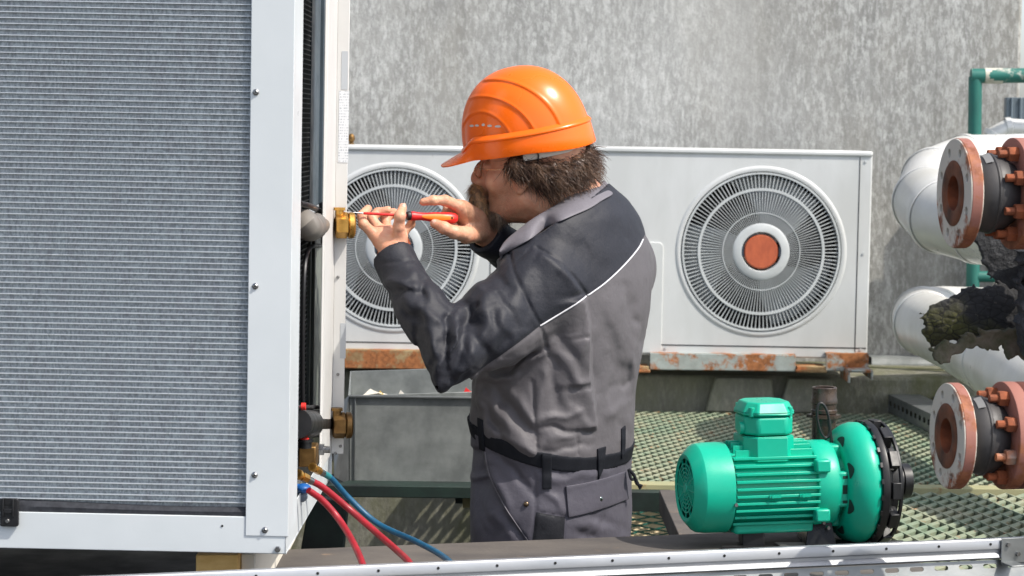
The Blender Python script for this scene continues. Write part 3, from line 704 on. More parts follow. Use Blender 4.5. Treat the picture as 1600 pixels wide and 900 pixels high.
m.build('side_wires', MATS['wire_shade'], ic, smooth=0)
m = MB(MU); m.box(XI-.004, XI, yB+.002, yB+(yC-yB)*.52, zm+.03, TOP); m.box(XI-.004, XI+.006, yB+(yC-yB)*.56, yC+.1, zm+.03, TOP)
uc = m.build('inner_channel', MATS['channel_blue'], HP, bevel=.001)
zz = onside(500, 174, XI)[1]; m = MB(MU); m.box(XI+.0061, XI+.0068, yB+(yC-yB)*.6, yB+(yC-yB)*.88, zz, zz+.003); m.build('slot_mark', MATS['steel_hole'], uc)
m = MB(MU); m.box(XI-.004, XI+.004, yB+.002, yC+.1, zt, zm-.035); m.box(XI+.0041, XI+.010, yB+.03, yB+.05, zt, zm-.035); m.build('inner_channel', MATS['channel_olive'], HP, bevel=.001)
pm('insul_grey', s2l((128, 122, 114)), s2l((104, 100, 96)), scale=8, rough=.55, bump=.25, bscale=30)
py = (yA+yC)/2
def ps(x, y, xl): q = onside(x, y, xl); return MU @ Vector((xl, q[0], q[1]))
m = MB(); m.tube(smooth_path([ps(468, 350, -.045), ps(476, 348, -.024), ps(484, 356, -.018), ps(494, 352, -.024), ps(506, 350, -.045)], 8), .026, 24); ei = m.build('insulated_elbow', MATS['insul_grey'], HP)
m = MB(); m.tube(smooth_path([ps(468, 318, -.03), ps(484, 322, -.018), ps(500, 330, -.022), ps(509, 340, -.03)], 6), .006, 10); m.tube(smooth_path([ps(503, 320, -.03), ps(507, 350, -.02), ps(506, 378, -.03)], 6), .007, 10)
m.tube(smooth_path([ps(500, 384, -.035), ps(484, 388, -.03), ps(476, 420, -.03), ps(473, 520, -.032), ps(473, 640, -.034)], 8), .0045, 8)
m.build('black_cable', MATS['black_plastic'], HP)
m = MB(); m.tube([ps(464, 662, -.026), ps(506, 662, -.026)], .028, 24); m.tube([ps(464, 636, -.02), ps(506, 636, -.02)], .004, 8); m.build('black_pipe', MATS['black_plastic'], HP)
m = MB(); c = ps(471, 635, -.016); m.cyl(c, c+exU*.008, .007, n=12); m.build('red_cap', pm('red_plastic', s2l((214, 44, 36)), rough=.45), HP)
# rear post
zb_ = .055
m = MB(MU); m.box(-.002, .0, yP0, yP1, zb_, TOP); m.box(.0, .0245, yP1-.012, yP1-.0095, zb_+.0, TOP); m.box(-.007, -.002, yP0, yP0+.002, zb_, TOP)
rp = m.build('rear_post', pm('cream_white', s2l((208, 207, 204)), s2l((202, 201, 198)), scale=4, rough=.4), HP, bevel=.0012)
pm('sticker_grey', s2l((176, 180, 184)), rough=.5)
g = G('sticker_text'); wv = g.noise(160, 3, .7, stretch=(3, 1, .5)); ln = g.n('ShaderNodeTexWave', wave_type='BANDS', bands_direction='Z'); ln.inputs['Scale'].default_value = 55; g.l(g.tc.outputs['Object'], ln.inputs[0])
k = g.math('MULTIPLY', g.ramp(ln.outputs['Fac'], .55, .6), g.ramp(wv, .5, .55)); g.col(g.mix(k, s2l((214, 216, 218)), s2l((168, 172, 178)))); g.rough(.4); MATS['sticker_text'] = g.m
yF = yP1-.0122
def onflange(x, y):
    n = eyU; c = Vector((0, 0, CH)); d = ray(x, y); pl = MU @ Vector((0, yF, 0)); t = (pl-c).dot(n)/d.dot(n); q = HU @ (c+d*t); return q.x, q.z
for (x0, x1, y0_, y1_, mt) in ((534, 543, 80, 140, 'sticker_grey'), (530, 544, 142, 254, 'sticker_text'), (532, 540, 505, 560, 'sticker_grey')):
    a = onflange(x0, y0_); b = onflange(x1, y1_); m = MB(MU); m.box(a[0], b[0], yF-.0006, yF-.0001, b[1], a[1]); m.build('sticker', MATS[mt], rp, smooth=0)
for (x, y) in ((528, 433), (528, 585), (532, 697), (524, 708)):
    lx, lz = onflange(x, y); m = MB(MU); m.lathe([(0, .004), (.002, .004), (.0032, .002), (.0032, 0)], 12, Matrix.Translation((lx, yF, lz)) @ Matrix.Rotation(R(90), 4, 'X')); m.build('screw', MATS['screw_steel'], rp)
m = MB(MU)
for (x, y) in ((518, 735),): pass
# brass valves
def valve(x, y, mat, sc_=1.0):
    lx, lz = onflange(x, y); C_ = Vector((lx-.006, yF-.028, lz))
    M = MU @ Matrix.Translation(C_) @ Matrix.Rotation(R(90), 4, 'Y') @ Matrix.Rotation(R(-12), 4, 'X')
    m = MB(M @ Matrix.Diagonal((sc_, sc_, sc_, 1)))
    m.lathe([(.017, .030), (.024, .030), (.0275, .027), (.0275, .018), (.024, .016)], 40); m.lathe([(.024, .016), (.0275, .014), (.0275, -.006), (.024, -.01), (0, -.01)], 6)
    m.lathe([(.017, .030), (.017, .002), (0, .002)], 32)
    m.cyl((-.020, 0, -.002), (-.034, 0, -.002), .009, n=14); m.cyl((-.031, 0, -.002), (-.037, 0, -.002), .013, n=6)
    return m.build('brass_valve', MATS[mat], HP)
v1 = valve(538, 351, 'brass', .98); v2 = valve(534, 662, 'brass_dark', .98)
# manifold in the lower side opening
c = ps(478, 712, -.02); m = MB(); m.box(c.x-.012, c.x+.022, c.y-.03, c.y+.03, c.z-.018, c.z+.022); mf = m.build('manifold', MATS['brass_dark'], HP, bevel=.003)
pm('brown_paper', s2l((140, 110, 84)), rough=.7)
c = ps(477, 700, -.016); m = MB(); m.cyl(c, c+Vector((0, 0, .012)), .012, n=24); m.cyl(c+Vector((0, 0, .012)), c+Vector((0, 0, .017)), .015, n=24); m.build('pressure_switch', MATS['black_plastic'], mf)
m = MB(); m.cyl(c+Vector((-.002, 0, .0172)), c+Vector((-.002, 0, .019)), .009, n=20); m.build('red_cap', MATS['red_plastic'], mf)
c = ps(492, 702, -.012); m = MB(); m.cyl(c-exU*.01, c+exU*.018, .012, n=6); m.cyl(c+exU*.018, c+exU*.03, .007, n=12); m.cyl(c+Vector((0, 0, .012)), c+Vector((0, 0, -.02)), .006, n=12); m.build('steel_fitting', MATS['screw_steel'], mf)
pm('blue_plastic', s2l((20, 96, 170)), s2l((16, 80, 150)), rough=.45)
c = ps(474, 763, .0); m = MB(); m.ball(c, .016, 20, (.9, 1, .55)); m.cyl(c-exU*.02, c, .008, n=14); m.build('blue_handle', MATS['blue_plastic'], HP)
c = ps(471, 775, -.004); m = MB(); m.ball(c, .013, 16, (.9, 1, .9)); m.build('grey_knob', pm('knob_grey', s2l((92, 104, 118)), rough=.5), HP)
# hoses
pm('hose_red', s2l((158, 30, 42)), s2l((132, 24, 34)), scale=30, rough=.42, bump=.15, bscale=200)
pm('hose_blue', s2l((16, 84, 116)), s2l((12, 66, 96)), scale=20, rough=.4, bump=.15, bscale=200)
pm('hose_teal', s2l((40, 118, 122)), rough=.45)
def hose(pts, r, mat, label, cpl=True, teal=False):
    P = smooth_path([P3(*p) for p in pts], 10)
    T = thing('hose', label, 'hose', tuple(P[0]))
    m = MB(); m.tube(P, r, 16); m.build('tube', MATS[mat], T)
    if cpl:
        d = (P[0]-P[1]).normalized(); m = MB(); m.cyl(P[0]-d*.008, P[0]+d*.006, r*1.12, n=16); m.build('crimp_sleeve', MATS['screw_steel'], T)
        m = MB(); m.cyl(P[0]+d*.006, P[0]+d*.022, r*1.35, n=6); m.cyl(P[0]+d*.022, P[0]+d*.034, r*.9, n=14); m.cyl(P[0]+d*.028, P[0]+d*.034, r*1.5, n=18); m.build('brass_coupling', MATS['brass'], T)
    if teal:
        m = MB(); m.tube(P[0:9], r*1.07, 16); m.build('teal_collar', MATS['hose_teal'], T)
    return T
hose([(502, 738, 4.22), (518, 748, 4.25), (545, 778, 4.28), (590, 818, 4.27), (650, 846, 4.2), (690, 868, 4.12), (712, 888, 4.02), (722, 905, 3.98)], .0056, 'hose_blue', 'blue hose with a teal end, rightmost of the three hoses at the big unit', True, True)
hose([(483, 750, 4.12), (505, 762, 4.15), (545, 795, 4.18), (590, 834, 4.14), (620, 860, 4.08), (640, 880, 4.0), (650, 905, 3.95)], .0062, 'hose_red', 'bright red hose in the middle, running to the lower centre', True)
hose([(482, 766, 4.08), (505, 783, 4.1), (530, 812, 4.1), (552, 848, 4.04), (566, 880, 3.96), (572, 905, 3.9)], .0060, 'hose_red', 'red hose on the left, dropping steeply from the blue handle', False)

# ================================================================== green pump
gp = pm('pump_green', s2l((0, 176, 144)), s2l((4, 164, 134)), scale=5, rough=.36, bump=.06, bscale=120, rust=True, rs=20, ra=.70, rc=(.02, .16, .11))
pg = R(12.5); pax = Vector((math.cos(pg), math.sin(pg), .012)).normalized(); pay = Vector((-math.sin(pg), math.cos(pg), 0)); paz = pax.cross(pay).normalized()
PO = P3(1069, 763, 4.62)
MPm = frame(PO, pax*.85, pay, paz)
MX = MPm @ Matrix(((0, 0, 1, 0), (1, 0, 0, 0), (0, 1, 0, 0), (0, 0, 0, 1)))   # local Z -> pump axis, X-> y, Y-> z
PU = thing('water_pump', 'bright green electric water pump with black end cover standing on the grey board', 'pump', tuple(PO-Vector((0, 0, .09))))
rim = .060
m = MB(MX); m.lathe([(rim, .004), (.066, 0), (.069, .001), (.0855, .018), (.0895, .026), (.0915, .045), (.092, .095), (.089, .096), (.088, .06), (rim, .012)], 72)
m.build('fan_cover', gp, PU, smooth=22)
m = MB(MX)
for r in (.015, .0235, .032, .0405, .049): m.lathe([(r-.0013, .003), (r-.0013, .0055), (r+.0013, .0055), (r+.0013, .003)], 60, close=True)
for i in range(12):
    a = 2*math.pi*i/12; wd = .0026
    m.box(.008, rim+.003, -wd/2, wd/2, .0035, .007, Matrix.Rotation(a, 4, 'Z'))
for a0 in (0, math.pi/2+.0): pass
for a0, a1 in ((-.55, .55), (math.pi-.55, math.pi+.55)):      # the solid quarters left and right of the grill
    m.lathe([(.010, .0055), (rim, .0055), (rim, .009), (.010, .009)], 20, a0=a0, a1=a1, close=True)
m.lathe([(0, .001), (.009, .001), (.011, .004), (.011, .008)], 24)
m.build('fan_grill', gp, PU)
m = MB(MX); m.lathe([(0, .03), (.07, .03)], 40); m.build('grill_back', MATS['steel_hole'], PU)
m = MB(MX); m.lathe([(.080, .10), (.080, .335)], 60)
mt_ = m.build('motor_body', gp, PU)
m = MB(MPm)
for i in range(10):
    z = -.066+i*.0146
    y = math.sqrt(max(.0, .0925**2-z*z)); 
    for s_ in (-1, 1): m.box(.098, .305, min(s_*.02, s_*(y-.001)), max(s_*.02, s_*(y-.001)), z-.0027, z+.0027)
for i in range(7):
    y = -.048+i*.016
    z = math.sqrt(.094**2-y*y)
    m.box(.108, .300, y-.002, y+.002, .05, z)
m.build('cooling_fins', gp, mt_, smooth=30, bevel=.0008)
m = MB(MPm); m.box(.106, .303, -.055, .055, -.089, -.066); m.build('motor_base', gp, mt_, bevel=.006)
m = MB(MX); m.lathe([(.080, .300), (.088, .302), (.0905, .306), (.0905, .350), (.087, .358), (.062, .368), (.058, .376), (0, .376)], 64)
m.build('end_bell', gp, PU)
for (y, z) in ((-.083, .05), (-.083, -.05), (.083, .05), (.083, -.05)):
    m = MB(MPm); m.box(.292, .328, y-.012, y+.012, z-.013, z+.013); m.build('lug', gp, PU, bevel=.004)
for x in (.19, .265):
    m = MB(MPm); m.box(x-.014, x+.014, -.0945, -.088, -.0105, -.0045); m.cyl((x-.006, -.0945, -.0075), (x-.006, -.0965, -.0075), .0035, n=10); m.build('fin_boss', gp, mt_)
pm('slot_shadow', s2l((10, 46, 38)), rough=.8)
# adapter with side windows
m = MB(MPm)
for a in (20, 70, 110, 160, 200, 250, 290, 340):
    Ma = Matrix.Rotation(R(a), 4, 'X'); m.box(.356, .402, -.020, .020, .052, .066, Ma)
m.build('adapter', gp, PU, bevel=.004)
for sy, sz in ((-1, 0), (1, 0), (0, 1), (0, -1)):
    m = MB(MPm)
    if sy: m.box(.345, .392, min(sy*.05, sy*.084), max(sy*.05, sy*.084), -.036, .036)
    else: m.box(.345, .392, -.036, .036, min(sz*.05, sz*.084), max(sz*.05, sz*.084))
    br_ = m.build('adapter_arm', gp, PU, bevel=.005)
    if sy == -1:
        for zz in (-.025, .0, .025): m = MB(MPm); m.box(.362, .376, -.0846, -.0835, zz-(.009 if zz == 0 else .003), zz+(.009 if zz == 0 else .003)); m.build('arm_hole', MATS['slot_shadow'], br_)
m = MB(MX); m.lathe([(.058, .352), (.062, .366), (.070, .3795), (.05, .41)], 40); m.build('adapter_core', gp, PU)
# volute casing : curved dish
hc = []
m = MB(MX)
prof = [(.050, .395), (.060, .386), (.070, .377), (.080, .373), (.092, .3745), (.104, .382), (.114, .393), (.121, .407), (.1245, .422), (.1235, .438), (.118, .447)]
m.lathe(prof, 96); vc = m.build('volute', gp, PU)

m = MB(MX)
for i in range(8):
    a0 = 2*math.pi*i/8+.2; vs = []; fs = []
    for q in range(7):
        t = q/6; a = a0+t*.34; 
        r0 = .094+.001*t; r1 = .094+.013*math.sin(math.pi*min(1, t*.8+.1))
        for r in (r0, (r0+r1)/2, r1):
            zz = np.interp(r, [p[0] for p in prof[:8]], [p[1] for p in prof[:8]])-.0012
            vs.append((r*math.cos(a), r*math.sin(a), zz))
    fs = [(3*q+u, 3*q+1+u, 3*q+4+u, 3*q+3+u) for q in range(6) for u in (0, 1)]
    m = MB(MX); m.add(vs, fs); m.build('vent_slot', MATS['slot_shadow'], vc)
blk = MATS['black_plastic']
m = MB(MX); m.lathe([(.117, .445), (.126, .446), (.1275, .450), (.1275, .462), (.124, .466), (.116, .470), (.100, .482), (.070, .490), (.046, .492), (.040, .50)], 72)
cv = m.build('end_cover', blk, PU)
m = MB(MX)
for i in range(12):
    a = 2*math.pi*i/12; Ma = Matrix.Rotation(a, 4, 'Z')
    m.box(.098, .1285, -.017, .017, .468, .490, Ma); m.box(.045, .100, -.003, .003, .480, .500, Ma)
m.lathe([(.094, .478), (.102, .478), (.102, .497), (.094, .497)], 60, close=True); m.lathe([(.118, .488), (.126, .488), (.126, .496), (.118, .496)], 60, close=True)
m.build('rib', blk, cv, bevel=.0015)
for i in range(24):
    a = 2*math.pi*i/24+.1; m = MB(MX); m.box(.1245, .1285, -.005, .005, .441, .447, Matrix.Rotation(a, 4, 'Z')); m.build('gasket_tab', blk, cv)
m = MB(MX)
for i in range(8):
    a = 2*math.pi*(i+.5)/8; m = MB(MX); m.cyl((.113*math.cos(a), .113*math.sin(a), .466), (.113*math.cos(a), .113*math.sin(a), .478), .005, n=6); m.build('cover_bolt', MATS['screw_steel'], cv)
m = MB(MX); m.lathe([(.030, .49), (.038, .492), (.038, .505), (.033, .508), (.033, .543), (.036, .545), (.036, .565), (.031, .567), (.024, .566), (.024, .50)], 40); m.build('suction_nozzle', blk, PU)
# discharge port at the back of the casing
pb = MPm @ Vector((.385, .085, .075)); 
m = MB(Matrix.Translation(pb)); m.lathe([(.0, .0), (.025, .0), (.025, .058), (.0275, .060), (.0275, .066), (.0255, .068), (.0255, .078), (.0275, .080), (.0275, .088), (.0262, .091), (.0262, .112), (.024, .114), (.020, .113), (.020, .06), (0, .06)], 40)
m.lathe([(.024, .048), (.036, .050), (.036, .056), (.024, .058)], 6)
m.build('discharge_port', pm('port_brown', s2l((44, 38, 34)), s2l((70, 56, 46)), scale=40, rough=.3), PU)
# lifting handle
hb = MPm @ Vector((.362, .0, .07)); m = MB(); pts = []
for t in range(0, 25):
    a = 2*math.pi*t/24; pts.append(hb+paz*(.060+.036*math.sin(a))+pax*(-.012+.0125*math.cos(a)-.006*math.sin(a)))
m.tube(pts[:-1], .0028, 10, closed=True); m.tube([hb+pax*.0+paz*.06, hb+pax*.01-paz*.02], .0035, 8); m.build('lifting_handle', blk, PU)
# terminal box
Mt = MPm @ Matrix.Translation((.195, -.005, .078))
def rr3(m, hx, hy, c, z0, z1, cx=0):
    pl = [(-hx+c, -hy), (hx-c, -hy), (hx, -hy+c), (hx, hy-c), (hx-c, hy), (-hx+c, hy), (-hx, hy-c), (-hx, -hy+c)]
    m.prism([(p[0]+cx, p[1]) for p in pl], z0, z1)
m = MB(Mt); rr3(m, .063, .058, .026, -.02, .028); rr3(m, .061, .056, .025, .028, .030); tb = m.build('terminal_box', gp, PU, bevel=.004)
m = MB(Mt); rr3(m, .0615, .0565, .026, .032, .070); m.build('box_middle', gp, tb, bevel=.006, seg=3)
m = MB(Mt); rr3(m, .064, .059, .027, .0715, .078)
def chl(hx, hy, c): return [(-hx+c, -hy), (hx-c, -hy), (hx, -hy+c), (hx, hy-c), (hx-c, hy), (-hx+c, hy), (-hx, hy-c), (-hx, -hy+c)]
A = chl(.064, .059, .027); B = chl(.052, .047, .021); vs = [(p[0], p[1], .0785) for p in A]+[(p[0], p[1], .098) for p in B]
m.add(vs, [(i, (i+1) % 8, 8+(i+1) % 8, 8+i) for i in range(8)]+[tuple(range(8, 16))]); m.build('box_lid', gp, tb, bevel=.004, seg=3)
m = MB(Mt)
for sx in (-1, 1):
    for sy in (-1, 1): m = MB(Mt); m.cyl((sx*.047, sy*.043, .070), (sx*.047, sy*.043, .089), .007, n=16); m.build('lid_screw', gp, tb, bevel=.001)
m = MB(Mt); m.cyl((-.060, -.02, .045), (-.070, -.02, .045), .013, n=20); m.build('cable_plug', gp, tb)
m = MB(MPm); m.cyl((.095, -.0885, -.022), (.095, -.0935, -.022), .004, n=12)
m.build('bolt', MATS['screw_steel'], PU)
for (x, y, z) in ((.316, -.075, -.066), (.33, -.07, -.078)): m = MB(MPm); m.cyl((x, y, z), (x, y-.010, z), .004, n=6); m.build('bolt', MATS['screw_steel'], PU)
# feet
zf = .762
def down(x, y): v = MPm @ Vector((x, y, 0)); return v
v = down(.165, -.02); m = MB(); m.box(v.x-.024, v.x+.022, v.y-.03, v.y+.05, zf, PO.z-.082); m.build('front_foot', blk, PU, bevel=.003)
m = MB(); m.box(v.x-.065, v.x+.12, v.y-.05, v.y-.032, zf, zf+.004); m.build('foot_strip', blk, PU)
v = down(.345, -.0); m = MB(); z1 = PO.z-.05
m.add([(v.x-.040, v.y-.07, zf), (v.x+.024, v.y-.07, zf), (v.x+.012, v.y-.05, z1), (v.x-.03, v.y-.05, z1), (v.x-.040, v.y+.07, zf), (v.x+.024, v.y+.07, zf), (v.x+.012, v.y+.05, z1), (v.x-.03, v.y+.05, z1)], [(0, 1, 2, 3), (7, 6, 5, 4), (0, 4, 5, 1), (1, 5, 6, 2), (2, 6, 7, 3), (3, 7, 4, 0)])
m.box(v.x-.02, v.x+.17, v.y-.02, v.y+.0, zf, zf+.004)
m.build('rear_foot', pm('black_metal', s2l((24, 25, 26)), rough=.3, metal=.4), PU, bevel=.003)
v = down(.24, -.04); m = MB(); m.add([(v.x, v.y-.08, zf+.001), (v.x+.10, v.y-.07, zf+.001), (v.x+.085, v.y+.03, zf+.001), (v.x-.02, v.y+.02, zf+.001), (v.x, v.y-.08, zf+.003), (v.x+.10, v.y-.07, zf+.003), (v.x+.085, v.y+.03, zf+.003), (v.x-.02, v.y+.02, zf+.003)], [(3, 2, 1, 0), (4, 5, 6, 7), (0, 1, 5, 4), (1, 2, 6, 5), (2, 3, 7, 6), (3, 0, 4, 7)])
meta(m.build('metal_plate', MATS['galvanised_light']), 'thin bright metal plate lying on the board under the green pump', 'metal plate')

# ================================================================== rusty flanged fittings
def flange_mat(name, face):
    g = G(name)
    n1 = g.noise(22, 8, .7); n2 = g.noise(9, 6, .7, off=(2, 5, 1))
    sp_ = g.n('ShaderNodeSeparateXYZ'); g.l(g.tc.outputs['Object'], sp_.inputs[0])
    low = g.ramp(sp_.outputs[2], .02, -.085)     # rust and wear gather on the lower edge of the casting
    c = face
    c = g.mix(g.ramp(g.math('ADD', n2, g.math('MULTIPLY', low, .13)), .56, .63), c, g.mix(g.ramp(n1, .4, .6), s2l((118, 66, 44)), s2l((158, 100, 68))))
    g.col(c); g.rough(.75); g.bump(n1, .4, .002); MATS[name] = g.m; return g.m
g = G('x'); bpy.data.materials.remove(g.m)
flange_mat('flange_white', s2l((196, 190, 178))); flange_mat('flange_red', s2l((150, 100, 88)))
pm('rust_deep', s2l((122, 72, 46)), s2l((74, 52, 40)), scale=20, rough=.85, bump=.5, bscale=90)
pm('bolt_rust', s2l((158, 86, 52)), s2l((112, 62, 40)), scale=26, rough=.85, bump=.5, bscale=90)
pm('bolt_grey', s2l((150, 140, 130)), s2l((170, 100, 60)), scale=26, rough=.7, bump=.3)
pm('rubber', s2l((46, 47, 50)), s2l((62, 60, 60)), scale=12, rough=.55, bump=.15, bscale=80)
pm('label_grey', s2l((120, 120, 120)), rough=.6)
def flange_ring(M, ro, ri, t, nh, ph, rb, rh, name, mat, parent):
    return flat(circ(0, 0, ro, 80), [circ(0, 0, ri, 48)]+[circ(rb*math.cos(2*math.pi*i/nh+ph), rb*math.sin(2*math.pi*i/nh+ph), rh, 16) for i in range(nh)], t, M, name, mat, parent, bevel=.0012)
def fitting(fc, D, gap, label, extra, yawd, tilt, rf=.093):
    c = P3(fc[0], fc[1], D); a = R(yawd); d = Vector((math.cos(a), math.sin(a), tilt)).normalized()
    T = thing('pipe_fitting', label, 'pipe fitting', tuple(c), 'rusty flanged rubber pipe joints at the right edge')
    z = d; y = Vector((0, 0, 1)); x = y.cross(z).normalized(); y = z.cross(x); M = frame(c, x, y, z)
    tk = .020
    f1 = flange_ring(M @ Matrix.Translation((0, 0, tk*.55)), rf-.0015, .046, tk, 8, R(22.5), .073, .0085, 'front_flange', MATS['flange_white'], T)
    m = MB(M); m.lathe([(rf-.0012, .0015), (rf+.0006, .003), (rf+.0006, .0195), (rf-.0012, .0215)], 80); m.build('painted_edge', MATS['flange_red'], f1)
    m = MB(M); m.lathe([(.05, tk*.9), (rf-.004, tk*.9)], 48); m.build('hole_backing', MATS['rust_deep'], f1)
    m = MB(M); m.lathe([(.040, -.003), (.053, -.0035), (.056, -.0015), (.056, .003), (.046, .004)], 56); m.lathe([(.030, -.001), (.040, -.003)], 56); m.build('raised_face', MATS['rust_deep'], f1)
    m = MB(M); m.lathe([(.030, -.001), (.030, .07), (.026, .16), (0, .16)], 40); m.build('bore', MATS['bolt_rust'], T)
    m = MB(M); m.lathe([(.050, tk), (.060, tk+.002), (.060, tk+.008), (.056, tk+.012), (.064, tk+gap*.25), (.0675, tk+gap*.5), (.064, tk+gap*.75), (.054, tk+gap-.006), (.05, tk+gap)], 56)
    m.lathe([(.0675, tk+gap*.46), (.0690, tk+gap*.48), (.0690, tk+gap*.52), (.0675, tk+gap*.54)], 56)
    rb_ = m.build('rubber_bellows', MATS['rubber'], T)
    m = MB(M); m.lathe([(.0655, tk+gap*.28), (.0695, tk+gap*.42), (.070, tk+gap*.43), (.066, tk+gap*.27)], 8, a0=R(100), a1=R(128), close=True); m.build('label_patch', MATS['label_grey'], rb_)
    z2 = tk+gap
    f2 = flange_ring(M @ Matrix.Translation((0, 0, z2+tk*.5)), rf+.001, .04, tk, 8, R(22.5), .073, .0085, 'rear_flange', MATS['flange_red'], T)
    m = MB(M); m.lathe([(.0, z2+.022), (rf+.0, z2+.022), (rf+.002, z2+.025), (rf+.002, z2+.044), (rf, z2+.047), (.05, z2+.048), (.045, z2+.06), (.045, 1.2)], 64); m.build('pipe', pm('pipe_redbrown', s2l((108, 64, 54)), s2l((88, 50, 42)), scale=14, rough=.7, bump=.3), T)
    for i in range(8):
        an = 2*math.pi*i/8+R(22.5); px_, py_ = .073*math.cos(an), .073*math.sin(an)
        m = MB(M @ Matrix.Translation((px_, py_, 0)))
        m.cyl((0, 0, z2-.034), (0, 0, z2+.055), .0068, n=12); m.lathe([(0, z2-.018), (.0125, z2-.018), (.0138, z2-.015), (.0138, z2-.003), (.0125, z2), (0, z2)], 6)
        m.lathe([(.0, z2-.020), (.016, z2-.0015), (.016, z2), (0, z2)], 14) if False else None
        m.build('bolt', MATS['bolt_grey' if i in extra else 'bolt_rust'], T, smooth=30)
    return T
fitting((1490, 302), 3.92, .082, 'upper rusty flanged rubber pipe joint with a white front face', (0, 7), 7.5, .004)
fitting((1479, 681), 3.92, .078, 'lower rusty flanged rubber pipe joint beside the green pump cover', (4, 7), 8.5, .0, .0905)

# ================================================================== charred piece
def poly_slab(outline, D, th, name, mat, parent, amp=.008, h=.0035, bend=0.):
    P = [P3(x, y, D) for x, y in outline]; px_ = np.array([p.x for p in P]); pz_ = np.array([p.z for p in P])
    def f(Q):
        x, y, z = Q[:, 0], Q[:, 1]-D-bend*((Q[:, 2]-pz_.mean())**2), Q[:, 2]
        d2 = np.full(len(x), 1e9, np.float32); ins = np.zeros(len(x), bool); n = len(px_)
        for i in range(n):
            ax, az, bx, bz = px_[i], pz_[i], px_[(i+1) % n], pz_[(i+1) % n]
            ex_, ez_ = bx-ax, bz-az; wx, wz = x-ax, z-az
            t = np.clip((wx*ex_+wz*ez_)/(ex_*ex_+ez_*ez_), 0, 1); d2 = np.minimum(d2, (wx-ex_*t)**2+(wz-ez_*t)**2)
            c = (az <= z) != (bz <= z); xx = ax+(z-az)/(bz-az+1e-12)*ex_; ins ^= c & (x < xx)
        d = np.sqrt(d2); d[ins] *= -1
        cr = np.abs(vnoise(Q*np.array([55, 55, 75]), 3)-.5)*2; cr2 = np.abs(vnoise(Q*np.array([140, 140, 120]), 5)-.5)*2
        d = d-((vnoise(Q*np.array([70, 0, 70]), 1)-.5)*.016+(vnoise(Q*np.array([190, 0, 190]), 2)-.5)*.009)
        rough = -np.minimum(cr, .3)*amp*.7-np.minimum(cr2, .4)*amp*.5+(vnoise(Q*260, 4)-.5)*amp*.35
        w_ = np.stack([d, np.abs(y)-th/2], 1); o_ = np.minimum(w_.max(1), 0)+np.sqrt((np.maximum(w_, 0)**2).sum(1))
        return (o_-rough-.002).astype(np.float32)
    lo = np.array([px_.min()-.02, D-th-.03, pz_.min()-.02]); hi = np.array([px_.max()+.02, D+th+.03, pz_.max()+.02])
    V, F_ = surface_nets(f, lo, hi, h); o = mesh_np(name, V, F_, mat, parent); return o
g = G('charred')
k1 = g.noise(26, 8, .7); k2 = g.noise(8, 5, .65, off=(4, 4, 4)); k3 = g.noise(110, 5, .7)
vo = g.n('ShaderNodeTexVoronoi', feature='DISTANCE_TO_EDGE'); vo.inputs['Scale'].default_value = 48; g.l(g.coord((1, 1, 1.5)), vo.inputs['Vector'])
c = g.mix(g.ramp(k2, .48, .62), s2l((40, 40, 42)), g.mix(g.ramp(k1, .35, .6), s2l((44, 42, 32)), s2l((76, 76, 40))))
c = g.mix(g.ramp(k3, .62, .72), c, s2l((92, 88, 80)))
c = g.mix(g.ramp(vo.outputs['Distance'], .0, .07, 1, 0), c, s2l((22, 22, 22)))
g.col(c); g.rough(.85); g.bump(vo.outputs['Distance'], .5, .006); g.bump(k3, .6, .003); MATS['charred'] = g.m
pm('charred_black', s2l((34, 36, 40)), s2l((66, 68, 72)), scale=40, rough=.75, bump=.8, bscale=120, bd=.005)
pm('charred_edge', s2l((96, 88, 76)), s2l((58, 62, 36)), scale=30, rough=.85, bump=.7, bscale=120, bd=.004)
CHR = thing('charred_debris', 'torn charred mossy insulation hanging between the two rusty pipe joints', 'debris', tuple(P3(1530, 500, 4.1)))
poly_slab([(1436, 492), (1470, 475), (1502, 455), (1538, 446), (1569, 441), (1600, 436), (1625, 436), (1625, 546), (1578, 530), (1540, 524), (1505, 536), (1458, 546), (1450, 530), (1444, 512)], 4.12, .012, 'cracked_sheet', MATS['charred'], CHR, amp=.0065, h=.0028, bend=7.)
poly_slab([(1455, 545), (1505, 526), (1545, 514), (1600, 516), (1612, 550), (1600, 558), (1580, 556), (1566, 544), (1540, 540), (1507, 548), (1468, 567)], 4.09, .018, 'lower_edge', MATS['charred_edge'], CHR, amp=.004, h=.0028, bend=-9.)
poly_slab([(1526, 360), (1545, 352), (1580, 366), (1610, 380), (1610, 452), (1580, 450), (1566, 436), (1544, 428), (1536, 402), (1521, 374)], 4.10, .014, 'upper_shard', MATS['charred_black'], CHR, amp=.007)
poly_slab([(1592, 392), (1640, 384), (1640, 558), (1594, 556)], 4.05, .06, 'upright_shard', MATS['charred_black'], CHR)
# what carries the fittings: a header pipe just outside the view standing on the deck
T = thing('header_pipe', 'dark upright header pipe that the rusty joints branch from', 'pipe', (1.30, 4.35, ZD))
bpy.data.objects.remove(T)
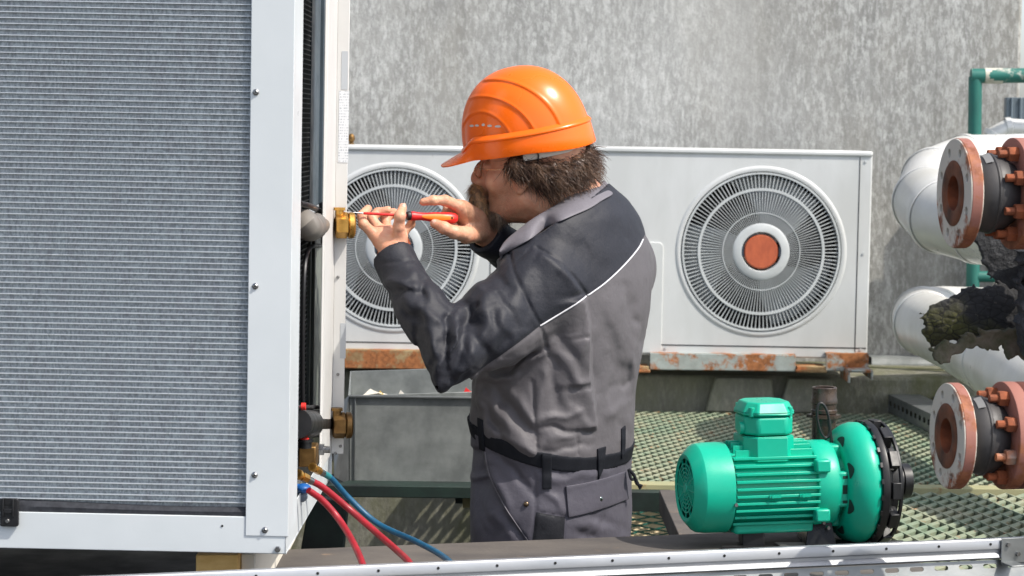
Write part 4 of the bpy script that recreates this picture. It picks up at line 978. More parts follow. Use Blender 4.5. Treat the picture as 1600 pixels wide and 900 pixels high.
# ================================================================== the worker
def A3(x, y, D): return np.array(P3(x, y, D))
TH = R(35); Fw = np.array([-math.cos(TH), math.sin(TH), 0]); Lw = np.array([-math.sin(TH), -math.cos(TH), 0])
YC = 4.92
XC0 = P3(862, 700, YC).x
rows = [  # photo y, centre x, half width (side to side), half depth (front to back)
 (275, 893, .060, .060), (290, 898, .092, .074), (310, 901, .138, .090), (335, 901, .176, .108), (360, 899, .196, .120), (390, 899, .208, .130), (430, 898, .213, .139), (480, 892, .213, .146),
 (540, 881, .208, .150), (590, 870, .203, .152), (640, 864, .204, .157), (668, 862, .207, .160), (690, 862, .199, .153), (712, 862, .198, .152), (740, 862, .202, .155), (790, 862, .203, .156), (850, 860, .196, .152), (900, 858, .185, .145)]
rz_ = np.array([A3(c, y, YC)[2] for y, c, a, b in rows])[::-1]; rx_ = np.array([A3(c, y, YC)[0] for y, c, a, b in rows])[::-1]
ra_ = np.array([r[2] for r in rows])[::-1]; rb_2 = np.array([r[3] for r in rows])[::-1]
fz = np.linspace(rz_[0], rz_[-1], 240)
def smo(v):
    f = np.interp(fz, rz_, v); k = np.hanning(15); k /= k.sum(); return np.convolve(np.pad(f, 7, mode='edge'), k, 'valid')
fxs, fas, fbs = smo(rx_), smo(ra_), smo(rb_2)
ZB = A3(862, 680, YC)[2]      # height of the belt line
def ztilt(P):
    w_ = np.clip((A3(862, 560, YC)[2]-P[:, 2])/.16, 0, 1); w_ = w_*w_*(3-2*w_)
    return P[:, 2]+w_*(.22*(P[:, 0]-XC0)-.17*(P[:, 1]-YC))
def torso(P, grow=0.):
    z = ztilt(P); cx = np.interp(z, fz, fxs); a = np.interp(z, fz, fas)*.975+grow; b = np.interp(z, fz, fbs)*.975+grow
    d = P-np.stack([cx, np.full(len(P), YC), z], 1); u = d @ Lw; v = d @ Fw
    nrm = (np.abs(u/a)**2.35+np.abs(v/b)**2.35)**(1/2.35)
    s_ = (nrm-1)*np.minimum(a, b)*.72
    return np.maximum(s_, (P[:, 2]-fz[-1]))
_a, _b = P3(944, 294, 4.85), P3(780, 404, 4.85); _n = np.array([-(_b.z-_a.z), _b.x-_a.x]); _n = _n/np.linalg.norm(_n); _n = _n if _n[1] > 0 else -_n
def torso_neck(P):
    return np.maximum(torso(P), (P[:, 0]-_a.x)*_n[0]+(P[:, 2]-_a.z)*_n[1])
def segd(X, Z, x0, y0, x1, y1, D=4.8):
    a = P3(x0, y0, D); b = P3(x1, y1, D); ex_, ez_ = b.x-a.x, b.z-a.z; L2 = ex_*ex_+ez_*ez_
    t = ((X-a.x)*ex_+(Z-a.z)*ez_)/L2; tc = np.clip(t, 0, 1)
    dd = np.hypot(X-a.x-tc*ex_, Z-a.z-tc*ez_); side = ((X-a.x)*ez_-(Z-a.z)*ex_)/math.sqrt(L2)   # >0 on the right of a downward stroke
    return dd, np.sign(side), t
PXM = 1/745.
def folds_of(strokes, P, gate):
    X = P[:, 0]+(vnoise(P*34, 11)-.5)*.016; Z = P[:, 2]+(vnoise(P*34, 12)-.5)*.016; out = np.zeros(len(P))
    for (x0, y0, x1, y1, amp, w_) in strokes:
        dd, sd, t = segd(X, Z, x0, y0, x1, y1); ww = w_*PXM
        m = dd < ww*3.2
        tt = np.clip(t[m], 0, 1); out[m] += amp*.001*np.exp(-(dd[m]/ww)**2)*(.45+.55*np.sin(math.pi*np.clip(tt, .08, .92)))
    return out*gate
def seams_of(seams, P, gate):
    X, Z = P[:, 0], P[:, 2]; out = np.zeros(len(P))
    for (x0, y0, x1, y1, amp, w_) in seams:
        dd, sd, t = segd(X, Z, x0, y0, x1, y1); ww = w_*PXM; m = dd < ww*3; out[m] = np.minimum(out[m], amp*.001*np.exp(-(dd[m]/ww)**2)) if amp < 0 else np.maximum(out[m], amp*.001*np.exp(-(dd[m]/ww)**2))
    return out*gate
def steps_of(steps, P, gate):
    X, Z = P[:, 0]+(vnoise(P*20, 15)-.5)*.006, P[:, 2]; out = np.zeros(len(P))
    for (x0, y0, x1, y1, amp, w_) in steps:
        dd, sd, t = segd(X, Z, x0, y0, x1, y1); m = (t > -.05) & (t < 1.05) & (sd > 0)
        out[m] += amp*.001*np.exp(-(dd[m]/(w_*PXM))**2)*np.clip(dd[m]/.003, 0, 1)*np.clip((t[m]+.05)*8, 0, 1)*np.clip((1.05-t[m])*8, 0, 1)
    return out*gate
JF = [ # sleeve, forearm
 (612, 432, 650, 418, 3, 5), (618, 445, 664, 452, -4, 5), (690, 520, 668, 600, -5, 6), (716, 510, 690, 560, 4, 6), (745, 470, 712, 540, -5, 6), (778, 455, 812, 500, -4, 6), (700, 600, 745, 560, -4, 6), (752, 440, 770, 470, 5, 8),
 (640, 452, 700, 500, 6, 9), (628, 470, 668, 488, -4, 7), (655, 505, 672, 590, -6, 7), (676, 498, 694, 590, 7, 9), (703, 486, 706, 572, -9, 7), (722, 478, 700, 590, 6, 9), (738, 500, 706, 585, -6, 7),
 (600, 425, 655, 440, 4, 8), (604, 450, 640, 455, -3, 6), (690, 596, 720, 560, 5, 8), (668, 545, 700, 600, 4, 7), (660, 430, 668, 470, -4, 6),
 # upper arm
 (742, 446, 800, 520, 4, 14), (730, 470, 765, 545, -5, 9), (760, 452, 790, 520, -5, 7), (765, 480, 738, 560, 6, 12), (790, 470, 770, 545, 5, 10), (812, 440, 828, 500, -4, 8), (800, 500, 750, 575, -4, 7), (775, 420, 800, 450, -4, 8), (820, 425, 800, 480, 4, 9),
 (770, 580, 850, 536, -5, 6), (745, 596, 800, 578, 4, 8), (800, 560, 850, 512, 4, 8), (820, 566, 862, 530, 4, 7), (790, 575, 830, 545, -3, 5),
 # under the arm and side
 (860, 556, 872, 640, -4, 8), (866, 520, 925, 590, -3, 9), (864, 540, 925, 625, 3, 10), (858, 580, 920, 660, 3, 9), (872, 600, 925, 655, -3, 7), (848, 575, 842, 640, 3, 8), (930, 500, 900, 560, 3, 9),
 (836, 652, 905, 640, 4, 7), (840, 664, 925, 672, -4, 5), (845, 682, 900, 674, 4, 7), (850, 696, 925, 694, -3, 5), (760, 620, 832, 700, 5, 10), (775, 612, 838, 680, -5, 8), (752, 640, 800, 705, -4, 8), (800, 610, 834, 660, 4, 8), (765, 670, 840, 700, 4, 7), (745, 610, 760, 660, 4, 8),
 # back
 (955, 470, 1000, 590, 3, 14), (975, 450, 1008, 540, -3, 9), (940, 500, 990, 640, -3, 12), (960, 610, 990, 600, -3, 7), (950, 650, 985, 636, 3, 9), (940, 600, 975, 690, 3, 12), (965, 660, 985, 690, -3, 8), (1000, 520, 990, 620, 3, 8),
 (930, 330, 985, 350, 2, 16), (890, 380, 940, 420, -2, 14), (860, 400, 900, 440, 3, 12), (840, 420, 850, 470, -3, 10)]
JS = [(796, 392, 803, 420, -3, 2.6), (803, 420, 822, 460, -3, 2.6), (822, 460, 843, 500, -3, 2.6), (843, 501, 852, 530, -2, 2.4), (852, 530, 856, 552, -2, 2.4),
 (838, 384, 868, 402, -3, 2.6), (868, 402, 896, 430, -3, 2.6), (896, 430, 915, 458, -3, 2.6), (828, 386, 800, 410, -2, 2.4),
 (843, 501, 800, 531, -2.4, 2.4), (800, 531, 760, 559, -2.4, 2.4), (760, 559, 698, 605, -2.4, 2.4), (832, 590, 834, 640, -2, 2.4), (834, 640, 840, 712, -2, 2.4), (590, 408, 648, 402, -2.5, 2.4), (900, 668, 902, 705, -2, 2.2)]
JP = [(915, 460, 922, 520, 12, 34), (922, 520, 926, 600, 13, 34), (926, 600, 934, 668, 10, 30), (846, 388, 880, 408, 4, 14), (880, 408, 908, 450, 5, 14)]
# arm joints
SL, ELm, EL, FM, WL = A3(838, 448, 4.765), A3(768, 512, 4.70), A3(704, 556, 4.625), A3(655, 478, 4.67), A3(616, 404, 4.735)
SR, ER, WR = A3(962, 420, 5.07), A3(872, 448, 5.09), A3(762, 368, 4.950)
HL = A3(606, 362, 4.75); HR = A3(722, 345, 4.84)
JK = Field()
ztop_cut = lambda P: torso(P)
JK.fn(torso_neck, [-.3, 4.6, ZB-.03], [.5, 5.3, fz[-1]+.01], k=.0)
JK.chain([SL, ELm, EL], [.088, .079, .060], k=.035); JK.chain([EL, FM], [.060, .052], k=.02); JK.chain([FM, WL, WL+(WL-FM)/np.linalg.norm(WL-FM)*.03], [.052, .0415, .0405], k=.012)
JK.chain([SR, ER], [.085, .060], k=.035); JK.chain([ER, WR, WR+(WR-ER)/np.linalg.norm(WR-ER)*.03], [.060, .042, .041], k=.02)
dL = (HL-WL)/np.linalg.norm(HL-WL); dR = (HR-WR)/np.linalg.norm(HR-WR)
dLa = (WL-FM)/np.linalg.norm(WL-FM); dRa = (WR-ER)/np.linalg.norm(WR-ER)
def cut(W_, d_): return lambda P: -((P-W_) @ d_)
JK.fn(cut(WL+dLa*.012, dLa), WL-.03, WL+.12, k=.004, sub=True) if False else None
def jacket_f(P):
    d = JK(P)
    for W_, d_ in ((WL+dLa*.010, dLa), (WR+dRa*.010, dRa)):          # clean open cuffs
        near = np.linalg.norm(P-W_, axis=1) < .085
        pl = (P[near]-W_) @ d_; rad = np.linalg.norm((P[near]-W_)-pl[:, None]*d_, axis=1)
        hollow = np.maximum(.034-rad, -.03-pl) ; hollow = np.minimum(.0335-rad, pl+.03)
        d[near] = np.maximum(np.maximum(d[near], pl), hollow)
    m = np.abs(d) < .045; Q = P[m]
    if len(Q):
        gate = np.clip((YC+.06-Q[:, 1])/.05, 0, 1)
        g2 = .0045*(np.abs(vnoise(Q*np.array([15, 15, 11])+vnoise(Q*6, 4)[:, None]*2.2, 7)-.5)*2-.45)+.0022*(np.abs(vnoise(Q*np.array([32, 32, 22])+vnoise(Q*9, 9)[:, None]*2, 8)-.5)*2-.4)
        arm = np.clip((XC0-.08-Q[:, 0])/.08, 0, 1)
        cf = np.clip((np.minimum(np.linalg.norm(Q-WL, axis=1), np.linalg.norm(Q-WR, axis=1))-.035)/.04, 0.05, 1)
        dsp = cf*folds_of(JF, Q, gate)*(.95+.75*arm)+seams_of(JS, Q, gate)+steps_of(JP, Q, gate)+cf*g2*(.4+.95*arm)
        d[m] -= dsp
    return np.maximum(d, ZB+.000-ztilt(P))
V, F_ = surface_nets(jacket_f, [-.32, 4.52, ZB-.06], [.40, 5.22, fz[-1]+.03], .0036)
PERS = thing('person', 'worker in orange helmet and grey workwear holding a red screwdriver with both hands', 'person', (XC0, YC, 0))
def poly_sd(X, Z, poly, D=4.8):
    pts = [P3(x, y, D) for x, y in poly]; d2 = np.full(len(X), 1e9); ins = np.zeros(len(X), bool); n = len(pts)
    for i in range(n):
        a, b = pts[i], pts[(i+1) % n]; ex_, ez_ = b.x-a.x, b.z-a.z
        t = np.clip(((X-a.x)*ex_+(Z-a.z)*ez_)/(ex_*ex_+ez_*ez_+1e-12), 0, 1); d2 = np.minimum(d2, (X-a.x-t*ex_)**2+(Z-a.z-t*ez_)**2)
        c = (a.z <= Z) != (b.z <= Z); xx = a.x+(Z-a.z)/(ez_+1e-12)*ex_; ins ^= c & (X < xx)
    d = np.sqrt(d2); d[ins] *= -1; return d
def cloth(name, ca, cb, attr=True, seed=0):
    g = G(name)
    n1 = g.noise(420, 3, .6); n2 = g.noise(14, 5, .6, off=(seed, 2, 3)); 
    c = g.mix(g.ramp(n2, .3, .7), ca, tuple(v*1.14 for v in ca))
    if attr:
        at = g.n('ShaderNodeAttribute', attribute_name='panel')
        cd_ = g.mix(g.ramp(n2, .3, .7), cb, tuple(v*1.2 for v in cb))
        k = g.math('LESS_THAN', at.outputs['Fac'], 0.); c = g.mix(k, c, cd_)
    c = g.mix(g.math('MULTIPLY', g.ramp(n1, .35, .65), .22), c, tuple(v*.6 for v in ca))
    g.col(c); g.rough(.60, 0., .36); g.b.inputs['Sheen Weight'].default_value = .04; g.b.inputs['Sheen Roughness'].default_value = .5
    g.bump(g.noise(700, 2, .5), .25, .0006); g.bump(g.noise(55, 4, .55, off=(1, seed, 2)), .35, .004)
    MATS[name] = g.m; return g.m
cloth('cloth_jacket', s2l((88, 85, 88)), s2l((20, 23, 33)))
cloth('cloth_trousers', s2l((76, 74, 83)), s2l((18, 20, 26)), seed=4)
cloth('cloth_collar', s2l((106, 103, 109)), None, False)
pm('belt_black', s2l((22, 24, 30)), s2l((28, 30, 36)), scale=20, rough=.75, bump=.2, bscale=300, spec=.2)
jk = mesh_np('jacket', V, F_, MATS['cloth_jacket'], PERS)
def set_attr(o, vals):
    a = o.data.attributes.new('panel', 'FLOAT', 'POINT'); a.data.foreach_set('value', vals.astype(np.float32))
dark = [(480, 240), (480, 660), (698, 606), (760, 559), (800, 531), (843, 501), (880, 480), (915, 459), (945, 441), (975, 417), (1000, 393), (1012, 375), (1060, 330), (1060, 240)]
jw = V
pv = poly_sd(jw[:, 0], jw[:, 2], dark)
pv[(jw[:, 1] > 4.98) & (jw[:, 0] < XC0-.02)] = -.1      # the far sleeve is dark all over
set_attr(jk, pv)
def bvh(o): return BVHTree.FromPolygons([o.matrix_basis @ v.co+wm(o.parent).translation for v in o.data.vertices], [tuple(p.vertices) for p in o.data.polygons])
TJ = bvh(jk)
def hit(T_, x, y, D=4.8, far=False):
    p = P3(x, y, D); r = T_.ray_cast(Vector((p.x, 3.5 if not far else 6.5, p.z)), Vector((0, 1 if not far else -1, 0)))
    return (r[0], r[1]) if r[0] else (None, None)
def on(T_, pts, off, n=10, far=False):
    out = []
    P = smooth_path([(x, 0, y) for x, y in pts], n)
    for q in P:
        h_, nn = hit(T_, q.x, q.z, far=far)
        if h_: out.append(h_+nn*off)
    return out
pm('piping_white', s2l((208, 208, 212)), rough=.5)
m = MB(); m.tube(on(TJ, [(843, 501), (880, 480), (914, 460)], .0008), .0016, 8); m.build('piping', MATS['piping_white'], jk)
m = MB(); m.tube(on(TJ, [(917, 459), (945, 441), (975, 417), (1000, 393), (1010, 379)], .0008, 16), .0016, 8); m.build('piping', MATS['piping_white'], jk)
# trousers
TR = Field(); TR.fn(torso, [-.3, 4.6, .70], [.5, 5.3, ZB+.05], k=0)
pel = np.array([XC0, YC, .80]); 
def leg(s_, knee_f):
    hp = pel+Lw*s_*.092+np.array([0, 0, -.02]); kn = pel+Lw*s_*.10+Fw*knee_f; kn[2] = .46; an = pel+Lw*s_*.10-Fw*.01; an[2] = .09; return hp, kn, an
LG = [leg(1, .03), leg(-1, .05)]
for hp, kn, an in LG: TR.chain([hp, kn, an], [.103, .078, .070], k=.02)
TF = [(760, 720, 800, 800, 4, 9), (775, 700, 830, 760, -4, 8), (850, 750, 880, 790, 3, 8), (890, 812, 960, 830, 3, 9), (930, 805, 975, 840, -3, 7), (770, 790, 810, 840, 3, 9), (845, 735, 880, 745, 3, 7), (890, 742, 960, 738, 3, 7), (750, 760, 770, 840, -3, 9), (905, 830, 930, 845, -4, 6)]
TS = [(836, 735, 836, 790, -2.5, 2.4), (836, 790, 829, 845, -2.5, 2.4), (880, 800, 877, 845, -2.2, 2.4), (836, 790, 884, 801, -2.2, 2.2)]
TP = [(757, 700, 766, 740, -7, 26), (766, 740, 790, 785, -8, 26), (790, 785, 826, 838, -6, 22)]
zlow = .765
def trous_f(P):
    d = TR(P)
    lo_ = P[:, 2] < .75
    m = np.abs(d) < .04; Q = P[m]
    if len(Q):
        gate = np.clip((YC+.06-Q[:, 1])/.05, 0, 1)
        g2 = .004*(np.abs(vnoise(Q*np.array([15, 15, 10])+vnoise(Q*6, 4)[:, None]*2, 17)-.5)*2-.4)+.0018*(vnoise(Q*30, 6)-.5)
        d[m] -= folds_of(TF, Q, gate)+seams_of(TS, Q, gate)+steps_of(TP, Q, -gate*-1)+g2
    return np.maximum(np.maximum(d, ztilt(P)-ZB-.001), .085-P[:, 2])
def torso_cut(P): return np.maximum(torso(P), .67-P[:, 2])
TR.p[0] = (torso_cut, TR.p[0][1], TR.p[0][2], 0, False)
TR.p.append(TR.p.pop(0)); TR.p[-1] = (torso_cut, np.array([-.3, 4.6, .68]), np.array([.5, 5.3, ZB+.06]), .03, False)
V, F_ = surface_nets(trous_f, [XC0-.30, 4.6, .06], [XC0+.32, 5.22, ZB+.06], .0046)
tro = mesh_np('trousers', V, F_, MATS['cloth_trousers'], PERS)
set_attr(tro, poly_sd(V[:, 0], V[:, 2], [(837, 791), (882, 801), (879, 846), (884, 900), (815, 900), (830, 846)])+(V[:, 1] > YC)*1.)
TT = bvh(tro)
# belt
def belt_f(P): return np.maximum(torso(P, .0015), np.abs(ztilt(P)-ZB)-.0175)
V, F_ = surface_nets(belt_f, [XC0-.28, 4.65, ZB-.10], [XC0+.28, 5.22, ZB+.10], .0032)
belt = mesh_np('belt', V, F_, MATS['belt_black'], PERS, relax=1); TB = bvh(belt)
def patch(trees, tl, tr, br, bl, off, th, name, mat, parent, n=10, m_=8, round_=0):
    vs = []; 
    for j in range(m_+1):
        for i in range(n+1):
            u, v = i/n, j/m_; x = (tl[0]*(1-u)+tr[0]*u)*(1-v)+(bl[0]*(1-u)+br[0]*u)*v; y = (tl[1]*(1-u)+tr[1]*u)*(1-v)+(bl[1]*(1-u)+br[1]*u)*v
            best = None
            for T_ in trees:
                h_, nn = hit(T_, x, y)
                if h_ and (best is None or h_.y < best.y): best = h_
            vs.append(best)
    good = [v for v in vs if v]; ym = max(v.y for v in good)
    vs = [v if v else None for v in vs]
    Y = np.array([v.y if v else ym for v in vs]).reshape(m_+1, n+1)
    for _ in range(3): Yp = np.pad(Y, 1, mode='edge'); Y = np.minimum(Y, (Yp[:-2, 1:-1]+Yp[2:, 1:-1]+Yp[1:-1, :-2]+Yp[1:-1, 2:])/4)
    out = []
    for j in range(m_+1):
        for i in range(n+1):
            u, v = i/n, j/m_; x = (tl[0]*(1-u)+tr[0]*u)*(1-v)+(bl[0]*(1-u)+br[0]*u)*v; y = (tl[1]*(1-u)+tr[1]*u)*(1-v)+(bl[1]*(1-u)+br[1]*u)*v
            p = P3(x, y, 4.8); out.append(Vector((p.x, Y[j, i]-off, p.z)))
    mb = MB(); mb.add(out, [(j*(n+1)+i, j*(n+1)+i+1, (j+1)*(n+1)+i+1, (j+1)*(n+1)+i) for j in range(m_) for i in range(n)])
    o = mb.build(name, mat, parent); s_ = o.modifiers.new('t', 'SOLIDIFY'); s_.thickness = th; s_.offset = 0
    b = o.modifiers.new('b', 'BEVEL'); b.width = min(.0012, th*.4); b.segments = 2; b.limit_method = 'ANGLE'
    return o
for q in (((746, 652), (754, 655), (757, 704), (749, 702)), ((846, 700), (861, 701), (861, 756), (847, 756)), ((933, 700), (947, 698), (944, 730), (935, 750)), ((973, 676), (980, 672), (979, 718), (973, 724))):
    patch([TB, TT, TJ], q[0], q[1], q[2], q[3], .003, .004, 'belt_loop', MATS['belt_black'], belt, 4, 12)
fl2 = patch([TT], (883, 753), (980, 746), (985, 791), (887, 801), .004, .005, 'pocket_flap', MATS['cloth_trousers'], tro, 16, 10)
pm('snap_metal', s2l((176, 186, 180)), rough=.25, metal=1.); pm('snap_bronze', s2l((120, 104, 84)), rough=.35, metal=1.)
def stud(T_, x, y, r, mat, off, parent):
    h_, nn = hit(T_, x, y); M = axframe(h_+Vector((0, -off, 0)), Vector((nn.x*.5, nn.y, nn.z*.5)).normalized()); mb = MB(M); mb.lathe([(0, .0035), (r*.5, .0032), (r*.85, .002), (r, 0), (r*.8, -.004)], 24); mb.build('snap_button', MATS[mat], parent)
stud(TT, 938, 780, .0062, 'snap_metal', .006, fl2); stud(TT, 822, 779, .0056, 'snap_bronze', .002, tro)
m = MB(); m.tube(on(TT, [(758, 705), (766, 740), (790, 785), (825, 836)], .0006), .0014, 6); m.build('pocket_edge', MATS['cloth_collar'], tro)
h_, nn = hit(TT, 976, 742)
if h_:
    e = h_+Vector((.012, -.006, 0)); m = MB(); m.tube(smooth_path([e, e+Vector((.012, -.004, -.012)), e+Vector((.018, 0, -.03)), e+Vector((.030, 0, -.036))], 5), .0035, 8); m.tube(smooth_path([e, e+Vector((.006, -.006, -.02)), e+Vector((.016, 0, -.022)), e+Vector((.026, 0, -.042))], 5), .003, 8); m.build('cord', MATS['belt_black'], tro)
# boots
for hp, kn, an in LG:
    f = Field(); b0 = an.copy(); b0[2] = .05
    f.cap(an+[0, 0, .03], b0, .052, .05, k=.02); f.cap(b0, b0+Fw*.15+np.array([0, 0, -.015]), .048, .036, k=.02); f.cap(b0-Fw*.02, b0-Fw*.03, .048, .046, k=.02)
    V, F_ = surface_nets(lambda P: np.maximum(f(P), .003-P[:, 2]), b0-.12+[-.12, 0, 0], b0+.2, .006); mesh_np('boot', V, F_, MATS['black_plastic'], PERS)
# collar
colT = [(944, 285), (928, 290), (912, 296), (890, 307), (867, 322), (848, 333), (829, 345), (810, 360), (791, 376), (780, 392)]
colO = [(954, 303), (940, 312), (921, 324), (898, 334), (872, 345), (853, 356), (832, 370), (812, 382), (795, 393), (780, 402)]
def colrow():
    R_ = []; n = len(colT); tD = np.interp(np.arange(n), [0, 1, 3, 5, 7, 9], [4.965, 4.90, 4.845, 4.81, 4.78, 4.745])
    for i in range(n):
        a = P3(*colT[i], tD[i]); b = P3(*colO[i], tD[i]-.01); h_, nn = hit(TJ, *colO[i]);
        if h_: b = Vector((b.x, min(h_.y-.006, tD[i]+.02), b.z))
        mid = (a+b)/2+Vector((0, -.010, .002)); st = a+Vector((.004, .02, -.028))
        R_.append([st, a+Vector((0, .005, .001)), a+Vector((0, -.003, .0005)), a*.7+b*.3+Vector((0, -.009, .001)), mid, a*.2+b*.8+Vector((0, -.006, 0)), b])
    return R_
near = colrow()
far = []
nc = P3(888, 300, 4.97)
for t in range(1, 9):
    a_ = near[0][2]; e_ = near[-1][2]; ang = math.pi*t/9
    rowv = []
    for q in range(7):
        s0, s1 = near[0][q], near[-1][q]; c = (s0+s1)/2; hx_ = (s0-s1)/2
        rowv.append(c+hx_*math.cos(ang)+Vector((.02, .15, .015)).lerp(Vector((.02, .15, .015)), 0)*math.sin(ang)*(1+.12*(q-2 if q > 2 else 0)))
    far.append(rowv)
rowsC = [far[i] for i in range(3, -1, -1)]+near
def loft(rws, up):
    out = []
    for q in range(len(rws[0])): out.append(smooth_path([r[q] for r in rws], up))
    n = len(out[0]); vs = [out[q][i] for i in range(n) for q in range(len(out))]; k = len(out)
    return vs, [(i*k+q, (i+1)*k+q, (i+1)*k+q+1, i*k+q+1) for i in range(n-1) for q in range(k-1)]
vs, fs = loft(rowsC, 4); m = MB(); m.add(vs, fs); col = m.build('collar', MATS['cloth_collar'], PERS, smooth=80)
s_ = col.modifiers.new('t', 'SOLIDIFY'); s_.thickness = .0035; s_.offset = 0; s_ = col.modifiers.new('s', 'SUBSURF'); s_.levels = s_.render_levels = 1

# ------------------------------------------------------------------ skin: head, neck, hands and the body inside the clothes, one surface
HS = 1.06; hth = R(17); HC = A3(833, 270, 4.90)
hF = Vector((-math.cos(hth), math.sin(hth), 0)); hL = Vector((-math.sin(hth), -math.cos(hth), 0)); hU = Vector((0, 0, 1))
rotp = Matrix.Rotation(R(-2), 3, hL) @ Matrix.Rotation(R(-5), 3, hF)
hF, hL, hU = rotp @ hF, rotp @ hL, rotp @ hU
HM = np.array([list(hF), list(hL), list(hU)]).T
def H(x, y, z): return HC+HM @ (np.array([x, y, z])*HS)
B = Field()
def he(c, r, k=.012, sub=False): B.ell(H(*c), np.array(r)*HS, HM, k, sub)
def hc_(a, b, ra, rb=None, k=.01, sub=False): B.cap(H(*a), H(*b), ra*HS, (rb if rb else ra)*HS, k, sub)
he((-.014, 0, .055), (.092, .073, .085)); he((.03, 0, .0), (.062, .060, .085), .02); he((.042, 0, -.058), (.048, .048, .045), .02)
he((.074, 0, -.090), (.020, .022, .018), .016)
for s in (1, -1):
    hc_((.0, s*.050, -.045), (.066, s*.020, -.088), .020, .017, .015); he((.060, s*.040, -.016), (.026, .024, .026), .018)
    he((.100, s*.032, .014), (.014, .015, .011), .010, True)
    hc_((.070, s*.040, .034), (.092, s*.012, .030), .010, .011, .012)
    he((.004, s*.074, .0), (.019, .007, .032), .004); he((-.002, s*.079, .002), (.010, .006, .018), .004, True); he((.006, s*.073, -.028), (.009, .006, .009), .004)
    he((.110, s*.012, -.022), (.010, .0075, .008), .006)
    he((.118, s*.006, -.030), (.005, .003, .004), .002, True)
    he((.083, s*.0315, .012), (.0125, .0165, .0115), .003)
hc_((.078, 0, .03), (.088, 0, -.02), .020, .020, .008); hc_((.095, 0, .030), (.117, 0, -.010), .0085, .0105, .010); he((.119, 0, -.019), (.0115, .0125, .011), .007); hc_((.098, 0, -.03), (.103, 0, -.038), .012, .010, .01)
hc_((.101, -.018, -.048), (.104, 0, -.046), .0062, .0068, .005); hc_((.104, 0, -.046), (.101, .018, -.048), .0068, .0062, .005); hc_((.098, -.015, -.060), (.101, 0, -.061), .0062, .0072, .004); hc_((.101, 0, -.061), (.098, .015, -.060), .0072, .0062, .004)
nb_ = A3(893, 318, YC+.0); nm = H(-.028, 0, -.045)
B.cap(nm, nb_, .060, .066, k=.03); B.cap(H(.01, 0, -.05), nb_+np.array([-.02, 0, .0]), .042, .055, k=.03)
ch = A3(895, 430, YC); pv_ = A3(862, 760, YC)
B.cap(nb_, ch, .066, .10, k=.03); B.cap(ch, pv_, .10, .11, k=.03)
for s in (1, -1): B.cap(ch+Lw*s*.05+np.array([0, 0, .02]), (SL if s > 0 else SR), .07, .055, k=.03)
B.chain([SL, EL, WL], [.050, .040, .0275], k=.02); B.chain([SR, ER, WR], [.050, .040, .0275], k=.02)
for (hp, kn, an) in LG: B.chain([hp, kn, an, an+np.array([0, 0, -.045])], [.08, .056, .042, .04], k=.02); B.cap(an+np.array([0, 0, -.045]), an+np.array([0, 0, -.055])+Fw*.13, .036, .026, k=.02)
# left hand
dz = -.030
def L3(x, y, D): return A3(x, y, D+dz)
wr = L3(616, 396, 4.775)
kn = {'i': L3(584, 366, 4.785), 'm': L3(592, 359, 4.808), 'r': L3(605, 360, 4.830), 'l': L3(618, 366, 4.846)}
for k_, r_ in (('i', .0135), ('m', .0135), ('r', .013), ('l', .012)): B.cap(wr, kn[k_], .0235, r_, k=.012)
B.cap(L3(600, 372, 4.79), L3(612, 366, 4.805), .018, k=.014)
B.cap(wr, L3(625, 368, 4.775), .023, .0165, k=.012)
fk = .0035
def finger(pts, rs, nail=None):
    B.chain(pts, rs, k=fk)
    for p_, r_ in list(zip(pts, rs))[1:-1]: B.cap(p_, p_, r_*1.05, k=.003)
finger([kn['i'], L3(568, 350, 4.775), L3(565, 337, 4.785), L3(575, 326, 4.812)], [.0118, .0100, .0096, .0084])
finger([kn['m'], L3(580, 341, 4.822), L3(590, 332, 4.84), L3(606, 328, 4.838)], [.0118, .0102, .0096, .0082])
finger([kn['r'], L3(602, 342, 4.850), L3(614, 333, 4.862), L3(626, 336, 4.852)], [.0112, .0098, .0092, .008])
finger([kn['l'], L3(632, 362, 4.868), L3(642, 351, 4.872), L3(645, 341, 4.860)], [.0105, .0090, .0084, .0075])
TBL = [L3(624, 372, 4.772), L3(623, 354, 4.760), L3(625, 338, 4.752), L3(629, 324, 4.772)]
finger(TBL, [.0160, .0118, .0112, .0090])
# right hand
def R3(x, y, D): return A3(x, y, D-.03)
wr2 = R3(757, 360, 4.965)
ki, km, kr, kl = R3(716, 322, 4.845), R3(718, 331, 4.872), R3(724, 341, 4.893), R3(732, 352, 4.905)
for p_, r_ in ((ki, .0145), (km, .014), (kr, .013), (kl, .012)): B.cap(wr2, p_, .0250, r_, k=.014)
B.cap(R3(744, 341, 4.915), R3(722, 326, 4.865), .0190, .016, k=.014)
finger([ki, R3(695, 313, 4.822), R3(677, 313, 4.812), R3(661, 316, 4.812)], [.0128, .0108, .0098, .0080])
finger([km, R3(700, 327, 4.865), R3(695, 337, 4.868), R3(702, 344, 4.862)], [.0122, .0104, .0096, .0085])
finger([kr, R3(706, 337, 4.890), R3(702, 349, 4.885), R3(710, 353, 4.872)], [.0115, .0100, .0092, .0082])
finger([kl, R3(715, 350, 4.905), R3(712, 361, 4.895), R3(720, 364, 4.882)], [.0105, .0092, .0085, .0076])
B.cap(wr2, R3(728, 368, 4.850), .0235, .0175, k=.014)
TBR = [R3(730, 366, 4.850), R3(710, 363, 4.815), R3(694, 356, 4.800), R3(679, 349, 4.806)]
finger(TBR, [.0175, .0135, .0125, .0098])
def body_f(P):
    d = B(P); m = np.abs(d) < .02; Q = P[m]
    if len(Q): d[m] -= .0006*(vnoise(Q*150, 3)-.5)+.0010*(vnoise(Q*60, 5)-.5)
    return d
V, F_ = surface_nets(body_f, [-.34, 4.55, .0], [.40, 5.25, HC[2]+.17], .0026)
g = G('skin')
